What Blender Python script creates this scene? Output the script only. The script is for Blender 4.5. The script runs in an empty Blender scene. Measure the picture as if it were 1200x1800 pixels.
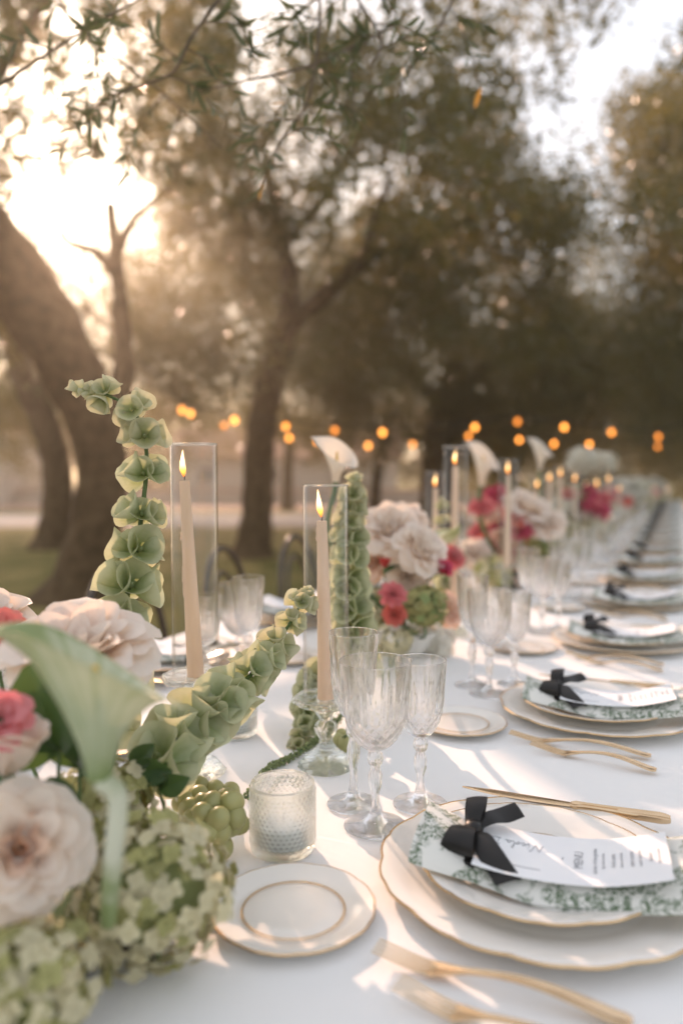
import bpy, math, random
import numpy as np
from mathutils import Matrix, Vector

# ------------------------------------------------------------------ camera, world, sun, exposure
scene = bpy.context.scene
COL = scene.collection
TZ = 0.75                        # table top above the ground
CAMH = 0.445                     # camera above the table top
FPX = 1350.0                     # focal length in photograph pixels (1200 x 1800)
PITCH = math.atan(65 / FPX)
YAW = math.atan(591 / FPX * math.cos(PITCH))

cam_data = bpy.data.cameras.new('camera')
cam = bpy.data.objects.new('camera', cam_data)
COL.objects.link(cam)
cam.location = (0, 0, TZ + CAMH)
cam.rotation_euler = (math.pi / 2 - PITCH, 0, YAW)
cam_data.sensor_fit = 'VERTICAL'
cam_data.sensor_height = 36.0
cam_data.lens = FPX / 1800 * 36.0
cam_data.clip_start = 0.02
cam_data.clip_end = 2000
cam_data.dof.use_dof = True
cam_data.dof.focus_distance = 1.03
cam_data.dof.aperture_fstop = 1.75
scene.camera = cam

C0 = np.array([0, 0, TZ + CAMH])
_fh = np.array([-math.sin(YAW), math.cos(YAW), 0]); _R = np.array([math.cos(YAW), math.sin(YAW), 0]); _up = np.array([0, 0, 1.0])
_F = math.cos(PITCH) * _fh - math.sin(PITCH) * _up
_U = math.sin(PITCH) * _fh + math.cos(PITCH) * _up

def ray(px, py): return _F + _R * (px - 600) / FPX + _U * (900 - py) / FPX
def D(px, py, d): return C0 + ray(px, py) * d          # the place seen at a pixel, d metres away
def W(px, py, z):                                       # the place seen at a pixel on a level plane
    r = ray(px, py); return C0 + r * ((z - C0[2]) / r[2])

SUN_PX = (55, 225)
_s = ray(*SUN_PX); _s = _s / np.linalg.norm(_s)
SUN_EL = math.asin(_s[2]); SUN_AZ = math.atan2(_s[0], _s[1])   # azimuth clockwise from +Y

world = bpy.data.worlds.new('World'); scene.world = world
world.use_nodes = True
wn = world.node_tree; wn.nodes.clear()
wo = wn.nodes.new('ShaderNodeOutputWorld'); wb = wn.nodes.new('ShaderNodeBackground'); ws = wn.nodes.new('ShaderNodeTexSky')
ws.sky_type = 'NISHITA'; ws.sun_disc = False
ws.sun_elevation = SUN_EL; ws.sun_rotation = SUN_AZ
ws.air_density = 1.0; ws.dust_density = 1.5; ws.ozone_density = 1.0
wb.inputs['Strength'].default_value = 0.15
wt = wn.nodes.new('ShaderNodeMix'); wt.data_type = 'RGBA'; wt.inputs['Factor'].default_value = .62
wt.inputs[7].default_value = (3.1, 2.95, 2.80, 1)         # thin even cloud veiling the clear sky
wn.links.new(ws.outputs[0], wt.inputs[6]); wn.links.new(wt.outputs[2], wb.inputs[0]); wn.links.new(wb.outputs[0], wo.inputs[0])

sun_data = bpy.data.lights.new('sun', 'SUN'); sun = bpy.data.objects.new('sun', sun_data); COL.objects.link(sun)
sun_data.energy = 2.6; sun_data.angle = math.radians(0.5); sun_data.color = (1.0, 0.65, 0.47)
sun.rotation_euler = Vector(_s).to_track_quat('Z', 'Y').to_euler()

vs = scene.view_settings
vs.view_transform = 'Standard'; vs.look = 'None'; vs.gamma = 1.0; vs.use_curve_mapping = False
vs.exposure = 1.33
scene.render.engine = 'CYCLES'
cy = scene.cycles
cy.max_bounces = 14; cy.transmission_bounces = 14; cy.transparent_max_bounces = 14
cy.diffuse_bounces = 6; cy.glossy_bounces = 5; cy.volume_bounces = 1
cy.sample_clamp_indirect = 6.0; cy.use_denoising = True
cy.caustics_reflective = True; cy.caustics_refractive = True; cy.blur_glossy = 0.4

# ------------------------------------------------------------------ helpers
RNG = random.Random(7)
NP = np.random.RandomState(7)

def clampf(x, a=0.0, b=1.0): return max(a, min(b, x))

class MB:
    """collects surfaces and links them as one mesh"""
    def __init__(s): s.v = []; s.f = []; s.n = 0
    def raw(s, V, F, mi=0):
        V = np.asarray(V, float); s.v.append(V)
        for k in {len(x) for x in F} if isinstance(F, list) else {F.shape[1]}:
            A = np.array([x for x in F if len(x) == k], int) if isinstance(F, list) else F
            s.f.append((A + s.n, mi))
        s.n += len(V); return s
    def grid(s, P, cu=False, cv=False, mi=0, flip=False):
        P = np.asarray(P, float); a, b = P.shape[:2]
        i = np.arange(a if cu else a - 1)[:, None]; j = np.arange(b if cv else b - 1)[None, :]
        i2 = (i + 1) % a; j2 = (j + 1) % b
        F = np.stack(np.broadcast_arrays(i * b + j, i2 * b + j, i2 * b + j2, i * b + j2), -1).reshape(-1, 4)
        if flip: F = F[:, ::-1]
        s.v.append(P.reshape(-1, 3)); s.f.append((F + s.n, mi)); s.n += a * b; return s
    def cap(s, ring, mi=0, flip=False):
        ring = np.asarray(ring, float); n = len(ring); c = ring.mean(0)
        F = np.array([[k, (k + 1) % n, n] for k in range(n)])
        if flip: F = F[:, ::-1]
        s.v.append(np.vstack([ring, c])); s.f.append((F + s.n, mi)); s.n += n + 1; return s
    def lathe(s, prof, n=32, rf=None, mi=0, centre=(0, 0, 0)):
        """prof: (r, z) from outside bottom upwards, surface normals outward"""
        th = np.arange(n) * 2 * math.pi / n
        P = np.zeros((len(prof), n, 3))
        for k, (r, z) in enumerate(prof):
            rr = r if rf is None else rf(r, z, th)
            P[k, :, 0] = rr * np.cos(th); P[k, :, 1] = rr * np.sin(th); P[k, :, 2] = z
        P += np.array(centre)
        s.grid(P, cv=True, mi=mi, flip=True); return s
    def sweep(s, path, rad, n=8, caps=True, mi=0, ref=None, prof=None):
        """path: points; rad: radius, or (half width, half height) per point"""
        path = np.asarray(path, float); m = len(path)
        T = np.gradient(path, axis=0); T /= np.linalg.norm(T, axis=1)[:, None] + 1e-12
        r0 = np.array(ref if ref is not None else (0, 0, 1) if abs(T[0][2]) < .9 else (1, 0, 0), float)
        P = np.zeros((m, n, 3)); a = np.arange(n) * 2 * math.pi / n
        N = r0
        for k in range(m):
            if ref is not None: N = r0
            B = np.cross(T[k], N); B /= np.linalg.norm(B) + 1e-12
            N = np.cross(B, T[k])
            rk = rad if np.isscalar(rad) else rad[k]
            w, h = (rk, rk) if np.isscalar(rk) else rk
            if prof is None: x, y = np.cos(a), np.sin(a)
            else: x, y = prof[:, 0], prof[:, 1]
            P[k] = path[k] + np.outer(x * w, B) + np.outer(y * h, N)
        s.grid(P, cv=True, mi=mi)
        if caps: s.cap(P[0], mi, flip=False); s.cap(P[-1], mi, flip=True)
        return s
    def add(s, other, M=None):
        off = s.n
        for V in other.v:
            if M is not None:
                A = np.array(M); V = V @ A[:3, :3].T + A[:3, 3]
            s.v.append(V)
        for F, mi in other.f: s.f.append((F + off, mi))
        s.n += other.n; return s
    def mesh(s, name, mats, smooth=True):
        me = bpy.data.meshes.new(name)
        V = np.concatenate(s.v).astype(np.float32)
        me.vertices.add(len(V)); me.vertices.foreach_set('co', V.ravel())
        li = np.concatenate([F.ravel() for F, _ in s.f]).astype(np.int32)
        tot = np.concatenate([np.full(len(F), F.shape[1]) for F, _ in s.f]).astype(np.int32)
        me.loops.add(len(li)); me.loops.foreach_set('vertex_index', li)
        me.polygons.add(len(tot)); me.polygons.foreach_set('loop_start', (np.cumsum(tot) - tot).astype(np.int32))
        me.polygons.foreach_set('material_index', np.concatenate([np.full(len(F), mi) for F, mi in s.f]).astype(np.int32))
        me.polygons.foreach_set('use_smooth', np.full(len(tot), smooth))
        me.update(calc_edges=True); me.validate()
        if smooth: me.set_sharp_from_angle(angle=math.radians(48))
        for m in (mats if isinstance(mats, (list, tuple)) else [mats]): me.materials.append(m)
        return me
    def build(s, name, mats, parent=None, loc=None, smooth=True):
        return put(name, s.mesh(name, mats, smooth), parent, loc)

def put(name, me, parent=None, loc=None, M=None):
    o = bpy.data.objects.new(name, me); COL.objects.link(o)
    if parent is not None: o.parent = parent
    if loc is not None: o.location = loc
    if M is not None: o.matrix_basis = M
    return o

def tag(o, label=None, cat=None, group=None, kind=None):
    if label: o['label'] = label
    if cat: o['category'] = cat
    if group: o['group'] = group
    if kind: o['kind'] = kind
    return o

def thing(name, label, cat, loc=(0, 0, 0), rz=0.0, group=None):
    o = bpy.data.objects.new(name, None); COL.objects.link(o)
    o.empty_display_size = .05
    o.location = loc; o.rotation_euler = (0, 0, rz)
    return tag(o, label, cat, group)

def kids(o): return KID.get(o.name, [o2 for o2 in o.children])
KID = {}
def copy_tree(o, parent=None):
    c = o.copy(); COL.objects.link(c)
    if parent is not None: c.parent = parent
    for ch in list(o.children): copy_tree(ch, c)
    return c

def frame(axis, roll=0.0):
    """rotation whose z axis is the given direction"""
    q = Vector(axis).normalized().to_track_quat('Z', 'Y')
    return q.to_matrix().to_4x4() @ Matrix.Rotation(roll, 4, 'Z')

def curve(pts, n=24):
    """smooth path through the points"""
    P = np.asarray(pts, float)
    if len(P) == 2:
        t = np.linspace(0, 1, n)[:, None]; return P[0] * (1 - t) + P[1] * t
    Q = np.vstack([2 * P[0] - P[1], P, 2 * P[-1] - P[-2]])
    out = []; segs = len(P) - 1
    for u in np.linspace(0, segs, n):
        k = min(int(u), segs - 1); t = u - k
        a, b, c, d = Q[k], Q[k + 1], Q[k + 2], Q[k + 3]
        out.append(.5 * ((2 * b) + (-a + c) * t + (2 * a - 5 * b + 4 * c - d) * t * t + (-a + 3 * b - 3 * c + d) * t ** 3))
    return np.array(out)

def interp(vals, n):
    return np.interp(np.linspace(0, len(vals) - 1, n), np.arange(len(vals)), vals)

ORD = ('first second third fourth fifth sixth seventh eighth ninth tenth eleventh twelfth thirteenth fourteenth fifteenth sixteenth '
       'seventeenth eighteenth nineteenth twentieth').split()

# ------------------------------------------------------------------ materials
def node(nt, t, **kw):
    n = nt.nodes.new(t)
    for k, v in kw.items():
        if k in n.inputs: n.inputs[k].default_value = v
        else: setattr(n, k, v)
    return n

def new_mat(name):
    m = bpy.data.materials.new(name); m.use_nodes = True
    nt = m.node_tree; nt.nodes.clear()
    return m, nt, nt.nodes.new('ShaderNodeOutputMaterial')

def mat(name, col, col2=None, rough=.5, metal=0.0, spec=.5, scale=8.0, detail=4.0, bump=0.0, bscale=60.0, translucent=0.0, tcol=None, rand=0.0, sss=0.0, sheen=0.0, coord='Object', ramp=(.35, .65)):
    """principled surface whose colour wanders between two tones, with fine bump and optional light passing through"""
    m, nt, out = new_mat(name); L = nt.links.new
    b = node(nt, 'ShaderNodeBsdfPrincipled', Roughness=rough, Metallic=metal)
    b.inputs['Specular IOR Level'].default_value = spec
    if sheen: b.inputs['Sheen Weight'].default_value = sheen
    if sss:
        b.inputs['Subsurface Weight'].default_value = sss; b.inputs['Subsurface Scale'].default_value = .01
        b.inputs['Subsurface Radius'].default_value = (1, .7, .5)
    tc = node(nt, 'ShaderNodeTexCoord')
    csock = None
    if col2 is not None:
        nz = node(nt, 'ShaderNodeTexNoise', Scale=scale, Detail=detail)
        L(tc.outputs[coord], nz.inputs['Vector'])
        cr = nt.nodes.new('ShaderNodeValToRGB')
        cr.color_ramp.elements[0].position = ramp[0]; cr.color_ramp.elements[1].position = ramp[1]
        cr.color_ramp.elements[0].color = (*col, 1); cr.color_ramp.elements[1].color = (*col2, 1)
        L(nz.outputs['Fac'], cr.inputs[0]); csock = cr.outputs[0]
    if rand:
        oi = node(nt, 'ShaderNodeObjectInfo'); hs = node(nt, 'ShaderNodeHueSaturation')
        mp = node(nt, 'ShaderNodeMapRange'); mp.inputs['To Min'].default_value = 1 - rand; mp.inputs['To Max'].default_value = 1 + rand
        L(oi.outputs['Random'], mp.inputs['Value']); L(mp.outputs[0], hs.inputs['Value'])
        if csock is not None: L(csock, hs.inputs['Color'])
        else: hs.inputs['Color'].default_value = (*col, 1)
        csock = hs.outputs[0]
    if csock is not None: L(csock, b.inputs['Base Color'])
    else: b.inputs['Base Color'].default_value = (*col, 1)
    if bump:
        n2 = node(nt, 'ShaderNodeTexNoise', Scale=bscale, Detail=5.0); bp = node(nt, 'ShaderNodeBump', Strength=bump, Distance=.01)
        L(tc.outputs[coord], n2.inputs['Vector']); L(n2.outputs['Fac'], bp.inputs['Height']); L(bp.outputs[0], b.inputs['Normal'])
    if translucent:
        t = node(nt, 'ShaderNodeBsdfTranslucent'); mx = node(nt, 'ShaderNodeMixShader', Fac=translucent)
        if tcol is None and csock is not None: L(csock, t.inputs['Color'])
        else: t.inputs['Color'].default_value = (*(tcol or col), 1)
        L(b.outputs[0], mx.inputs[1]); L(t.outputs[0], mx.inputs[2]); L(mx.outputs[0], out.inputs['Surface'])
    else: L(b.outputs[0], out.inputs['Surface'])
    return m

def glass_mat(name, tint=(1, 1, 1), ior=1.5, rough=0.0, clear=.15):
    m, nt, out = new_mat(name); L = nt.links.new
    g = node(nt, 'ShaderNodeBsdfGlass', IOR=ior, Roughness=rough); g.inputs['Color'].default_value = (*tint, 1)
    t = node(nt, 'ShaderNodeBsdfTransparent'); t.inputs['Color'].default_value = (*tint, 1)
    mx = node(nt, 'ShaderNodeMixShader', Fac=clear)
    L(g.outputs[0], mx.inputs[1]); L(t.outputs[0], mx.inputs[2]); L(mx.outputs[0], out.inputs['Surface'])
    return m

def emit_mat(name, col, strength):
    m, nt, out = new_mat(name)
    e = node(nt, 'ShaderNodeEmission', Strength=strength); e.inputs['Color'].default_value = (*col, 1)
    nt.links.new(e.outputs[0], out.inputs['Surface']); return m

M = {}
M['crystal'] = glass_mat('cut_crystal', (1, 1, 1), 1.48, 0, .22)
def thin_glass(name, ior):
    m, nt, out = new_mat(name); L = nt.links.new
    lw = node(nt, 'ShaderNodeLayerWeight', Blend=.5); pw = node(nt, 'ShaderNodeMath', operation='POWER'); pw.inputs[1].default_value = ior
    f = node(nt, 'ShaderNodeMath', operation='MULTIPLY_ADD'); f.inputs[1].default_value = .75; f.inputs[2].default_value = .022
    p2 = node(nt, 'ShaderNodeMath', operation='POWER'); p2.inputs[1].default_value = 13.0; cm = node(nt, 'ShaderNodeMix', data_type='RGBA')
    cm.inputs[6].default_value = (.985, .985, .98, 1); cm.inputs[7].default_value = (.22, .21, .19, 1)
    L(lw.outputs['Facing'], p2.inputs[0]); L(p2.outputs[0], cm.inputs['Factor'])
    L(lw.outputs['Facing'], pw.inputs[0]); L(pw.outputs[0], f.inputs[0]); t = node(nt, 'ShaderNodeBsdfTransparent'); t.inputs['Color'].default_value = (.975, .98, .975, 1)
    L(cm.outputs[2], t.inputs['Color'])
    g = node(nt, 'ShaderNodeBsdfGlossy', Roughness=.0); mx = node(nt, 'ShaderNodeMixShader')
    L(f.outputs[0], mx.inputs[0]); L(t.outputs[0], mx.inputs[1]); L(g.outputs[0], mx.inputs[2]); L(mx.outputs[0], out.inputs['Surface']); return m
M['clear_glass'] = thin_glass('clear_tube_glass', 4.0)
M['pressed_glass'] = glass_mat('pressed_glass', (.97, .98, .965), 1.48, .03, .35)
M['linen'] = mat('white_linen', (.80, .80, .80), (.76, .76, .765), rough=.85, spec=.2, scale=3, bump=.05, bscale=900, sheen=.2)
M['china'] = mat('ivory_china', (.80, .77, .72), (.77, .74, .69), rough=.14, spec=.5, scale=4)
M['gold'] = mat('gold_paint', (.80, .55, .30), (.68, .44, .22), rough=.25, metal=1.0, scale=40)
M['gold_cutlery'] = mat('brushed_gold', (.78, .58, .37), (.68, .49, .30), rough=.22, metal=1.0, scale=25)
M['wax'] = mat('ivory_wax', (.82, .70, .56), (.80, .67, .53), rough=.45, scale=14, translucent=.25, tcol=(.85, .62, .42), bump=.03, bscale=90)
M['wick'] = mat('charred_wick', (.02, .015, .012), rough=.9)
def flame_mat():
    m, nt, out = new_mat('candle_flame'); L = nt.links.new
    tc = node(nt, 'ShaderNodeTexCoord'); sp = node(nt, 'ShaderNodeSeparateXYZ'); cr = nt.nodes.new('ShaderNodeValToRGB'); e = node(nt, 'ShaderNodeEmission', Strength=1.5)
    cr.color_ramp.elements[0].position = .05; cr.color_ramp.elements[0].color = (.55, .13, .02, 1)
    cr.color_ramp.elements[1].position = .55; cr.color_ramp.elements[1].color = (1.6, .95, .42, 1)
    k = cr.color_ramp.elements.new(.25); k.color = (1.1, .38, .06, 1)
    L(tc.outputs['Generated'], sp.inputs[0]); L(sp.outputs[2], cr.inputs[0]); L(cr.outputs[0], e.inputs[0]); L(e.outputs[0], out.inputs['Surface']); return m
M['flame'] = flame_mat()
M['flame_core'] = emit_mat('flame_core', (1.0, .72, .36), 9.0)
M['bulb'] = emit_mat('warm_bulb', (1.0, .33, .055), 2.8); M['bulb_dim'] = emit_mat('dim_bulb', (1.0, .30, .045), 1.3); M['bulb_mid'] = emit_mat('middling_bulb', (1.0, .32, .05), 2.0)
M['cable'] = mat('black_cable', (.02, .02, .02), rough=.6)
M['satin'] = mat('black_satin', (.008, .0075, .007), (.011, .010, .010), rough=.40, spec=.35, scale=30)
M['card'] = mat('white_card', (.83, .84, .85), (.80, .81, .83), rough=.8, spec=.2, scale=20)
M['ink'] = mat('grey_ink', (.22, .23, .25), rough=.9)
M['stem'] = mat('green_stem', (.10, .16, .05), (.07, .12, .04), rough=.55, scale=20)
M['leaf'] = mat('dark_leaf', (.05, .10, .035), (.035, .075, .025), rough=.42, scale=10, translucent=.25, tcol=(.12, .2, .04), rand=.2)
M['bell'] = mat('bell_green', (.42, .48, .31), (.30, .38, .20), rough=.5, scale=30, translucent=.40, tcol=(.56, .56, .32), rand=.15)
M['bell_tip'] = mat('bell_young', (.42, .46, .29), (.32, .40, .21), rough=.5, scale=30, translucent=.42, tcol=(.62, .58, .33))
def bell_mat(name, deep, pale, tdeep, tpale):
    m, nt, out = new_mat(name); L = nt.links.new
    tc = node(nt, 'ShaderNodeTexCoord'); sp = node(nt, 'ShaderNodeSeparateXYZ'); nz = node(nt, 'ShaderNodeTexNoise', Scale=3.5, Detail=4.0); ad = node(nt, 'ShaderNodeMath', operation='MULTIPLY_ADD')
    L(tc.outputs['Object'], sp.inputs[0]); L(tc.outputs['Object'], nz.inputs['Vector']); ad.inputs[1].default_value = .5; L(nz.outputs['Fac'], ad.inputs[0]); L(sp.outputs[2], ad.inputs[2])
    def ramp(a, b):
        cr = nt.nodes.new('ShaderNodeValToRGB'); cr.color_ramp.elements[0].position = .35; cr.color_ramp.elements[1].position = 1.0
        cr.color_ramp.elements[0].color = (*a, 1); cr.color_ramp.elements[1].color = (*b, 1); L(ad.outputs[0], cr.inputs[0]); return cr.outputs[0]
    oi = node(nt, 'ShaderNodeObjectInfo'); mp = node(nt, 'ShaderNodeMapRange'); mp.inputs['To Min'].default_value = .85; mp.inputs['To Max'].default_value = 1.15; hs = node(nt, 'ShaderNodeHueSaturation')
    L(oi.outputs['Random'], mp.inputs['Value']); L(mp.outputs[0], hs.inputs['Value']); L(ramp(deep, pale), hs.inputs['Color'])
    b = node(nt, 'ShaderNodeBsdfPrincipled', Roughness=.48); L(hs.outputs[0], b.inputs['Base Color'])
    t = node(nt, 'ShaderNodeBsdfTranslucent'); L(ramp(tdeep, tpale), t.inputs['Color']); mx = node(nt, 'ShaderNodeMixShader', Fac=.38)
    L(b.outputs[0], mx.inputs[1]); L(t.outputs[0], mx.inputs[2]); L(mx.outputs[0], out.inputs['Surface']); return m
M['bell'] = bell_mat('bell_green_cup', (.27, .35, .13), (.53, .57, .38), (.40, .46, .16), (.66, .63, .40))
M['bell_tip'] = bell_mat('bell_young_cup', (.34, .40, .18), (.54, .55, .38), (.5, .5, .22), (.68, .62, .40))
M['amaranth'] = mat('amaranth_green', (.36, .42, .20), (.27, .34, .14), rough=.8, scale=60, translucent=.3, bump=.4, bscale=300)
M['hyd_a'] = mat('hydrangea_cream', (.77, .71, .52), (.62, .57, .34), rough=.6, scale=40, translucent=.35, rand=.15)
M['hyd_b'] = mat('hydrangea_lime', (.49, .47, .21), (.36, .36, .13), rough=.6, scale=40, translucent=.35, rand=.15)
M['hyd_w'] = mat('hydrangea_white', (.86, .84, .79), (.84, .81, .72), rough=.6, scale=40, translucent=.45, rand=.06)
M['hyd_core'] = mat('hydrangea_shade', (.27, .29, .12), (.20, .23, .09), rough=.8, scale=30)  # dark green carries the shade between florets in its colour; foam shares it
M['rose_white'] = mat('white_petal', (.92, .89, .85), (.90, .84, .77), rough=.55, scale=14, translucent=.48, tcol=(.85, .68, .52))
M['rose_peach'] = mat('peach_petal', (.86, .74, .64), (.84, .60, .44), rough=.55, scale=22, translucent=.4, tcol=(.88, .55, .34), ramp=(.42, .72))
M['pink'] = mat('pink_petal', (.70, .22, .26), (.74, .36, .36), rough=.55, scale=50, translucent=.4, tcol=(.85, .22, .22))
M['magenta'] = mat('magenta_petal', (.50, .06, .14), (.60, .14, .24), rough=.55, scale=50, translucent=.4, tcol=(.8, .1, .16))
M['red'] = mat('red_petal', (.42, .03, .03), (.50, .06, .05), rough=.5, scale=50, translucent=.35, tcol=(.7, .06, .04))
M['coral'] = mat('coral_petal', (.68, .17, .16), (.74, .32, .26), rough=.55, scale=50, translucent=.4, tcol=(.85, .2, .12))
M['calla_white'] = mat('calla_white', (.80, .75, .68), (.76, .70, .60), rough=.42, scale=10, translucent=.4, tcol=(.86, .72, .56))
M['calla_green'] = mat('calla_green', (.60, .62, .49), (.23, .30, .12), rough=.45, scale=11, translucent=.12, tcol=(.60, .62, .36), ramp=(.42, .60))
def calla_mat():
    m, nt, out = new_mat('calla_green_streaked'); L = nt.links.new
    at = node(nt, 'ShaderNodeAttribute'); at.attribute_name = 'pigment'
    tc = node(nt, 'ShaderNodeTexCoord'); nz = node(nt, 'ShaderNodeTexNoise', Scale=26.0, Detail=5.0); L(tc.outputs['Object'], nz.inputs['Vector'])
    ad = node(nt, 'ShaderNodeMath', operation='MULTIPLY_ADD'); ad.inputs[1].default_value = .45; L(nz.outputs['Fac'], ad.inputs[0]); L(at.outputs['Fac'], ad.inputs[2])
    cr = nt.nodes.new('ShaderNodeValToRGB'); L(ad.outputs[0], cr.inputs[0])
    cr.color_ramp.elements[0].position = .24; cr.color_ramp.elements[0].color = (.66, .67, .54, 1); cr.color_ramp.elements[1].position = .85; cr.color_ramp.elements[1].color = (.17, .24, .08, 1)
    b = node(nt, 'ShaderNodeBsdfPrincipled', Roughness=.42); L(cr.outputs[0], b.inputs['Base Color'])
    t = node(nt, 'ShaderNodeBsdfTranslucent'); t.inputs['Color'].default_value = (.62, .62, .36, 1); mx = node(nt, 'ShaderNodeMixShader', Fac=.12)
    L(b.outputs[0], mx.inputs[1]); L(t.outputs[0], mx.inputs[2]); L(mx.outputs[0], out.inputs['Surface']); return m
M['calla_stem'] = M['calla_green']; M['calla_green'] = calla_mat()
M['spadix'] = mat('yellow_spadix', (.75, .50, .10), (.65, .42, .08), rough=.8, scale=200)
M['grape'] = mat('green_grape', (.40, .41, .16), (.47, .44, .20), rough=.33, scale=25, translucent=.16, tcol=(.70, .62, .22), rand=.12)
M['bowl_dark'] = mat('dark_stoneware', (.045, .04, .035), (.07, .06, .05), rough=.5, scale=18)
M['bark'] = mat('olive_bark', (.055, .034, .016), (.115, .078, .042), rough=.95, spec=.15, scale=9, bump=.9, bscale=16, detail=8)
M['olive'] = mat('olive_leaf_mass', (.060, .071, .026), (.100, .108, .050), rough=.30, scale=1.4, translucent=.42, tcol=(.28, .21, .045), detail=2)
M['olive_near'] = mat('olive_leaf_near', (.055, .075, .035), (.09, .11, .06), rough=.42, scale=9, translucent=.3, tcol=(.20, .22, .08), rand=.3)
M['olive_gold'] = mat('olive_leaf_turning', (.55, .26, .05), (.62, .34, .09), rough=.5, scale=20, translucent=.4, tcol=(.8, .4, .08))
M['twig'] = mat('olive_twig', (.10, .075, .05), (.15, .11, .075), rough=.9, scale=40)
M['grass'] = mat('lawn', (.12, .115, .030), (.22, .185, .065), rough=.95, spec=.1, scale=1.3, bump=.6, bscale=45, detail=8)
M['path'] = mat('pale_gravel', (.30, .29, .285), (.24, .23, .225), rough=.95, scale=6, bump=.3, bscale=80)
M['terrace'] = mat('terracotta_paving', (.40, .24, .17), (.34, .21, .15), rough=.9, scale=3)
M['render'] = mat('pale_render', (.46, .41, .35), (.40, .35, .30), rough=.95, scale=1.5)
M['roof'] = mat('roof_tile', (.30, .15, .09), (.24, .12, .08), rough=.9, scale=4)
M['window'] = mat('window_glass', (.03, .035, .04), rough=.1, spec=.6)
M['chair'] = mat('dark_bentwood', (.022, .013, .009), (.032, .019, .012), rough=.22, spec=.6, scale=20)
M['wood'] = mat('table_wood', (.22, .14, .08), (.16, .10, .06), rough=.7, scale=10)

def linen():
    m, nt, out = new_mat('white_linen_weave'); L = nt.links.new
    b = node(nt, 'ShaderNodeBsdfPrincipled', Roughness=.85); b.inputs['Base Color'].default_value = (.80, .795, .785, 1); b.inputs['Specular IOR Level'].default_value = .2; b.inputs['Sheen Weight'].default_value = .2
    tc = node(nt, 'ShaderNodeTexCoord')
    w1 = node(nt, 'ShaderNodeTexNoise', Scale=5.0, Detail=3.0, Distortion=1.2); w2 = node(nt, 'ShaderNodeTexNoise', Scale=700.0, Detail=2.0)
    wv = node(nt, 'ShaderNodeTexWave', Scale=.75, Distortion=.15); wv.wave_profile = 'SAW'; wv.bands_direction = 'Y'
    for n_ in (w1, w2, wv): L(tc.outputs['Object'], n_.inputs['Vector'])
    cr = nt.nodes.new('ShaderNodeValToRGB'); cr.color_ramp.elements[0].position = .0; cr.color_ramp.elements[0].color = (1, 1, 1, 1); cr.color_ramp.elements[1].position = .012; cr.color_ramp.elements[1].color = (0, 0, 0, 1); L(wv.outputs['Fac'], cr.inputs[0])
    b1 = node(nt, 'ShaderNodeBump', Strength=.30, Distance=.012); b2 = node(nt, 'ShaderNodeBump', Strength=.10, Distance=.002); b3 = node(nt, 'ShaderNodeBump', Strength=.22, Distance=.002)
    L(w1.outputs['Fac'], b1.inputs['Height']); L(w2.outputs['Fac'], b2.inputs['Height']); L(cr.outputs[0], b3.inputs['Height'])
    L(b1.outputs[0], b2.inputs['Normal']); L(b2.outputs[0], b3.inputs['Normal']); L(b3.outputs[0], b.inputs['Normal']); L(b.outputs[0], out.inputs['Surface']); return m
M['linen'] = linen()

def toile():
    """white cotton with a sage green leafy print"""
    m, nt, out = new_mat('toile_cotton'); L = nt.links.new
    b = node(nt, 'ShaderNodeBsdfPrincipled', Roughness=.85); tc = node(nt, 'ShaderNodeTexCoord')
    n1 = node(nt, 'ShaderNodeTexNoise', Scale=22.0, Detail=3.0, Distortion=1.6); L(tc.outputs['Object'], n1.inputs['Vector'])
    n2 = node(nt, 'ShaderNodeTexNoise', Scale=120.0, Detail=6.0, Distortion=2.5); L(tc.outputs['Object'], n2.inputs['Vector'])
    r1 = nt.nodes.new('ShaderNodeValToRGB'); r1.color_ramp.elements[0].position = .46; r1.color_ramp.elements[1].position = .52
    r2 = nt.nodes.new('ShaderNodeValToRGB'); r2.color_ramp.elements[0].position = .40; r2.color_ramp.elements[1].position = .58
    L(n1.outputs['Fac'], r1.inputs[0]); L(n2.outputs['Fac'], r2.inputs[0])
    mu = node(nt, 'ShaderNodeMath', operation='MULTIPLY'); L(r1.outputs[0], mu.inputs[0]); L(r2.outputs[0], mu.inputs[1])
    mx = node(nt, 'ShaderNodeMix', data_type='RGBA'); L(mu.outputs[0], mx.inputs['Factor'])
    mx.inputs[6].default_value = (.74, .73, .68, 1); mx.inputs[7].default_value = (.11, .16, .09, 1)
    L(mx.outputs[2], b.inputs['Base Color']); L(b.outputs[0], out.inputs['Surface']); return m
M['toile'] = toile()

# ------------------------------------------------------------------ ground and far setting
def sheet(name, x0, x1, y0, y1, z, m, kind='structure', n=2):
    xs = np.linspace(x0, x1, n); ys = np.linspace(y0, y1, n)
    X, Y = np.meshgrid(xs, ys, indexing='ij')
    return tag(MB().grid(np.stack([X, Y, np.full_like(X, z)], -1)).build(name, m), kind=kind)

ground = sheet('ground', -160, 160, -80, 200, 0.0, M['grass'])

def yawed(name, u0, u1, v0, v1, z, m):
    """a level strip: u across the view, v away from the camera's foot"""
    P = [[_R * u0 + _fh * v0, _R * u0 + _fh * v1], [_R * u1 + _fh * v0, _R * u1 + _fh * v1]]
    P = np.array(P); P[..., 2] = z
    return tag(MB().grid(P).build(name, m), kind='structure')
yawed('path', -60, 40, 17.5, 23.5, .004, M['path'])
yawed('terrace', -60, 40, 26.0, 34.0, .008, M['terrace'])

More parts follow.
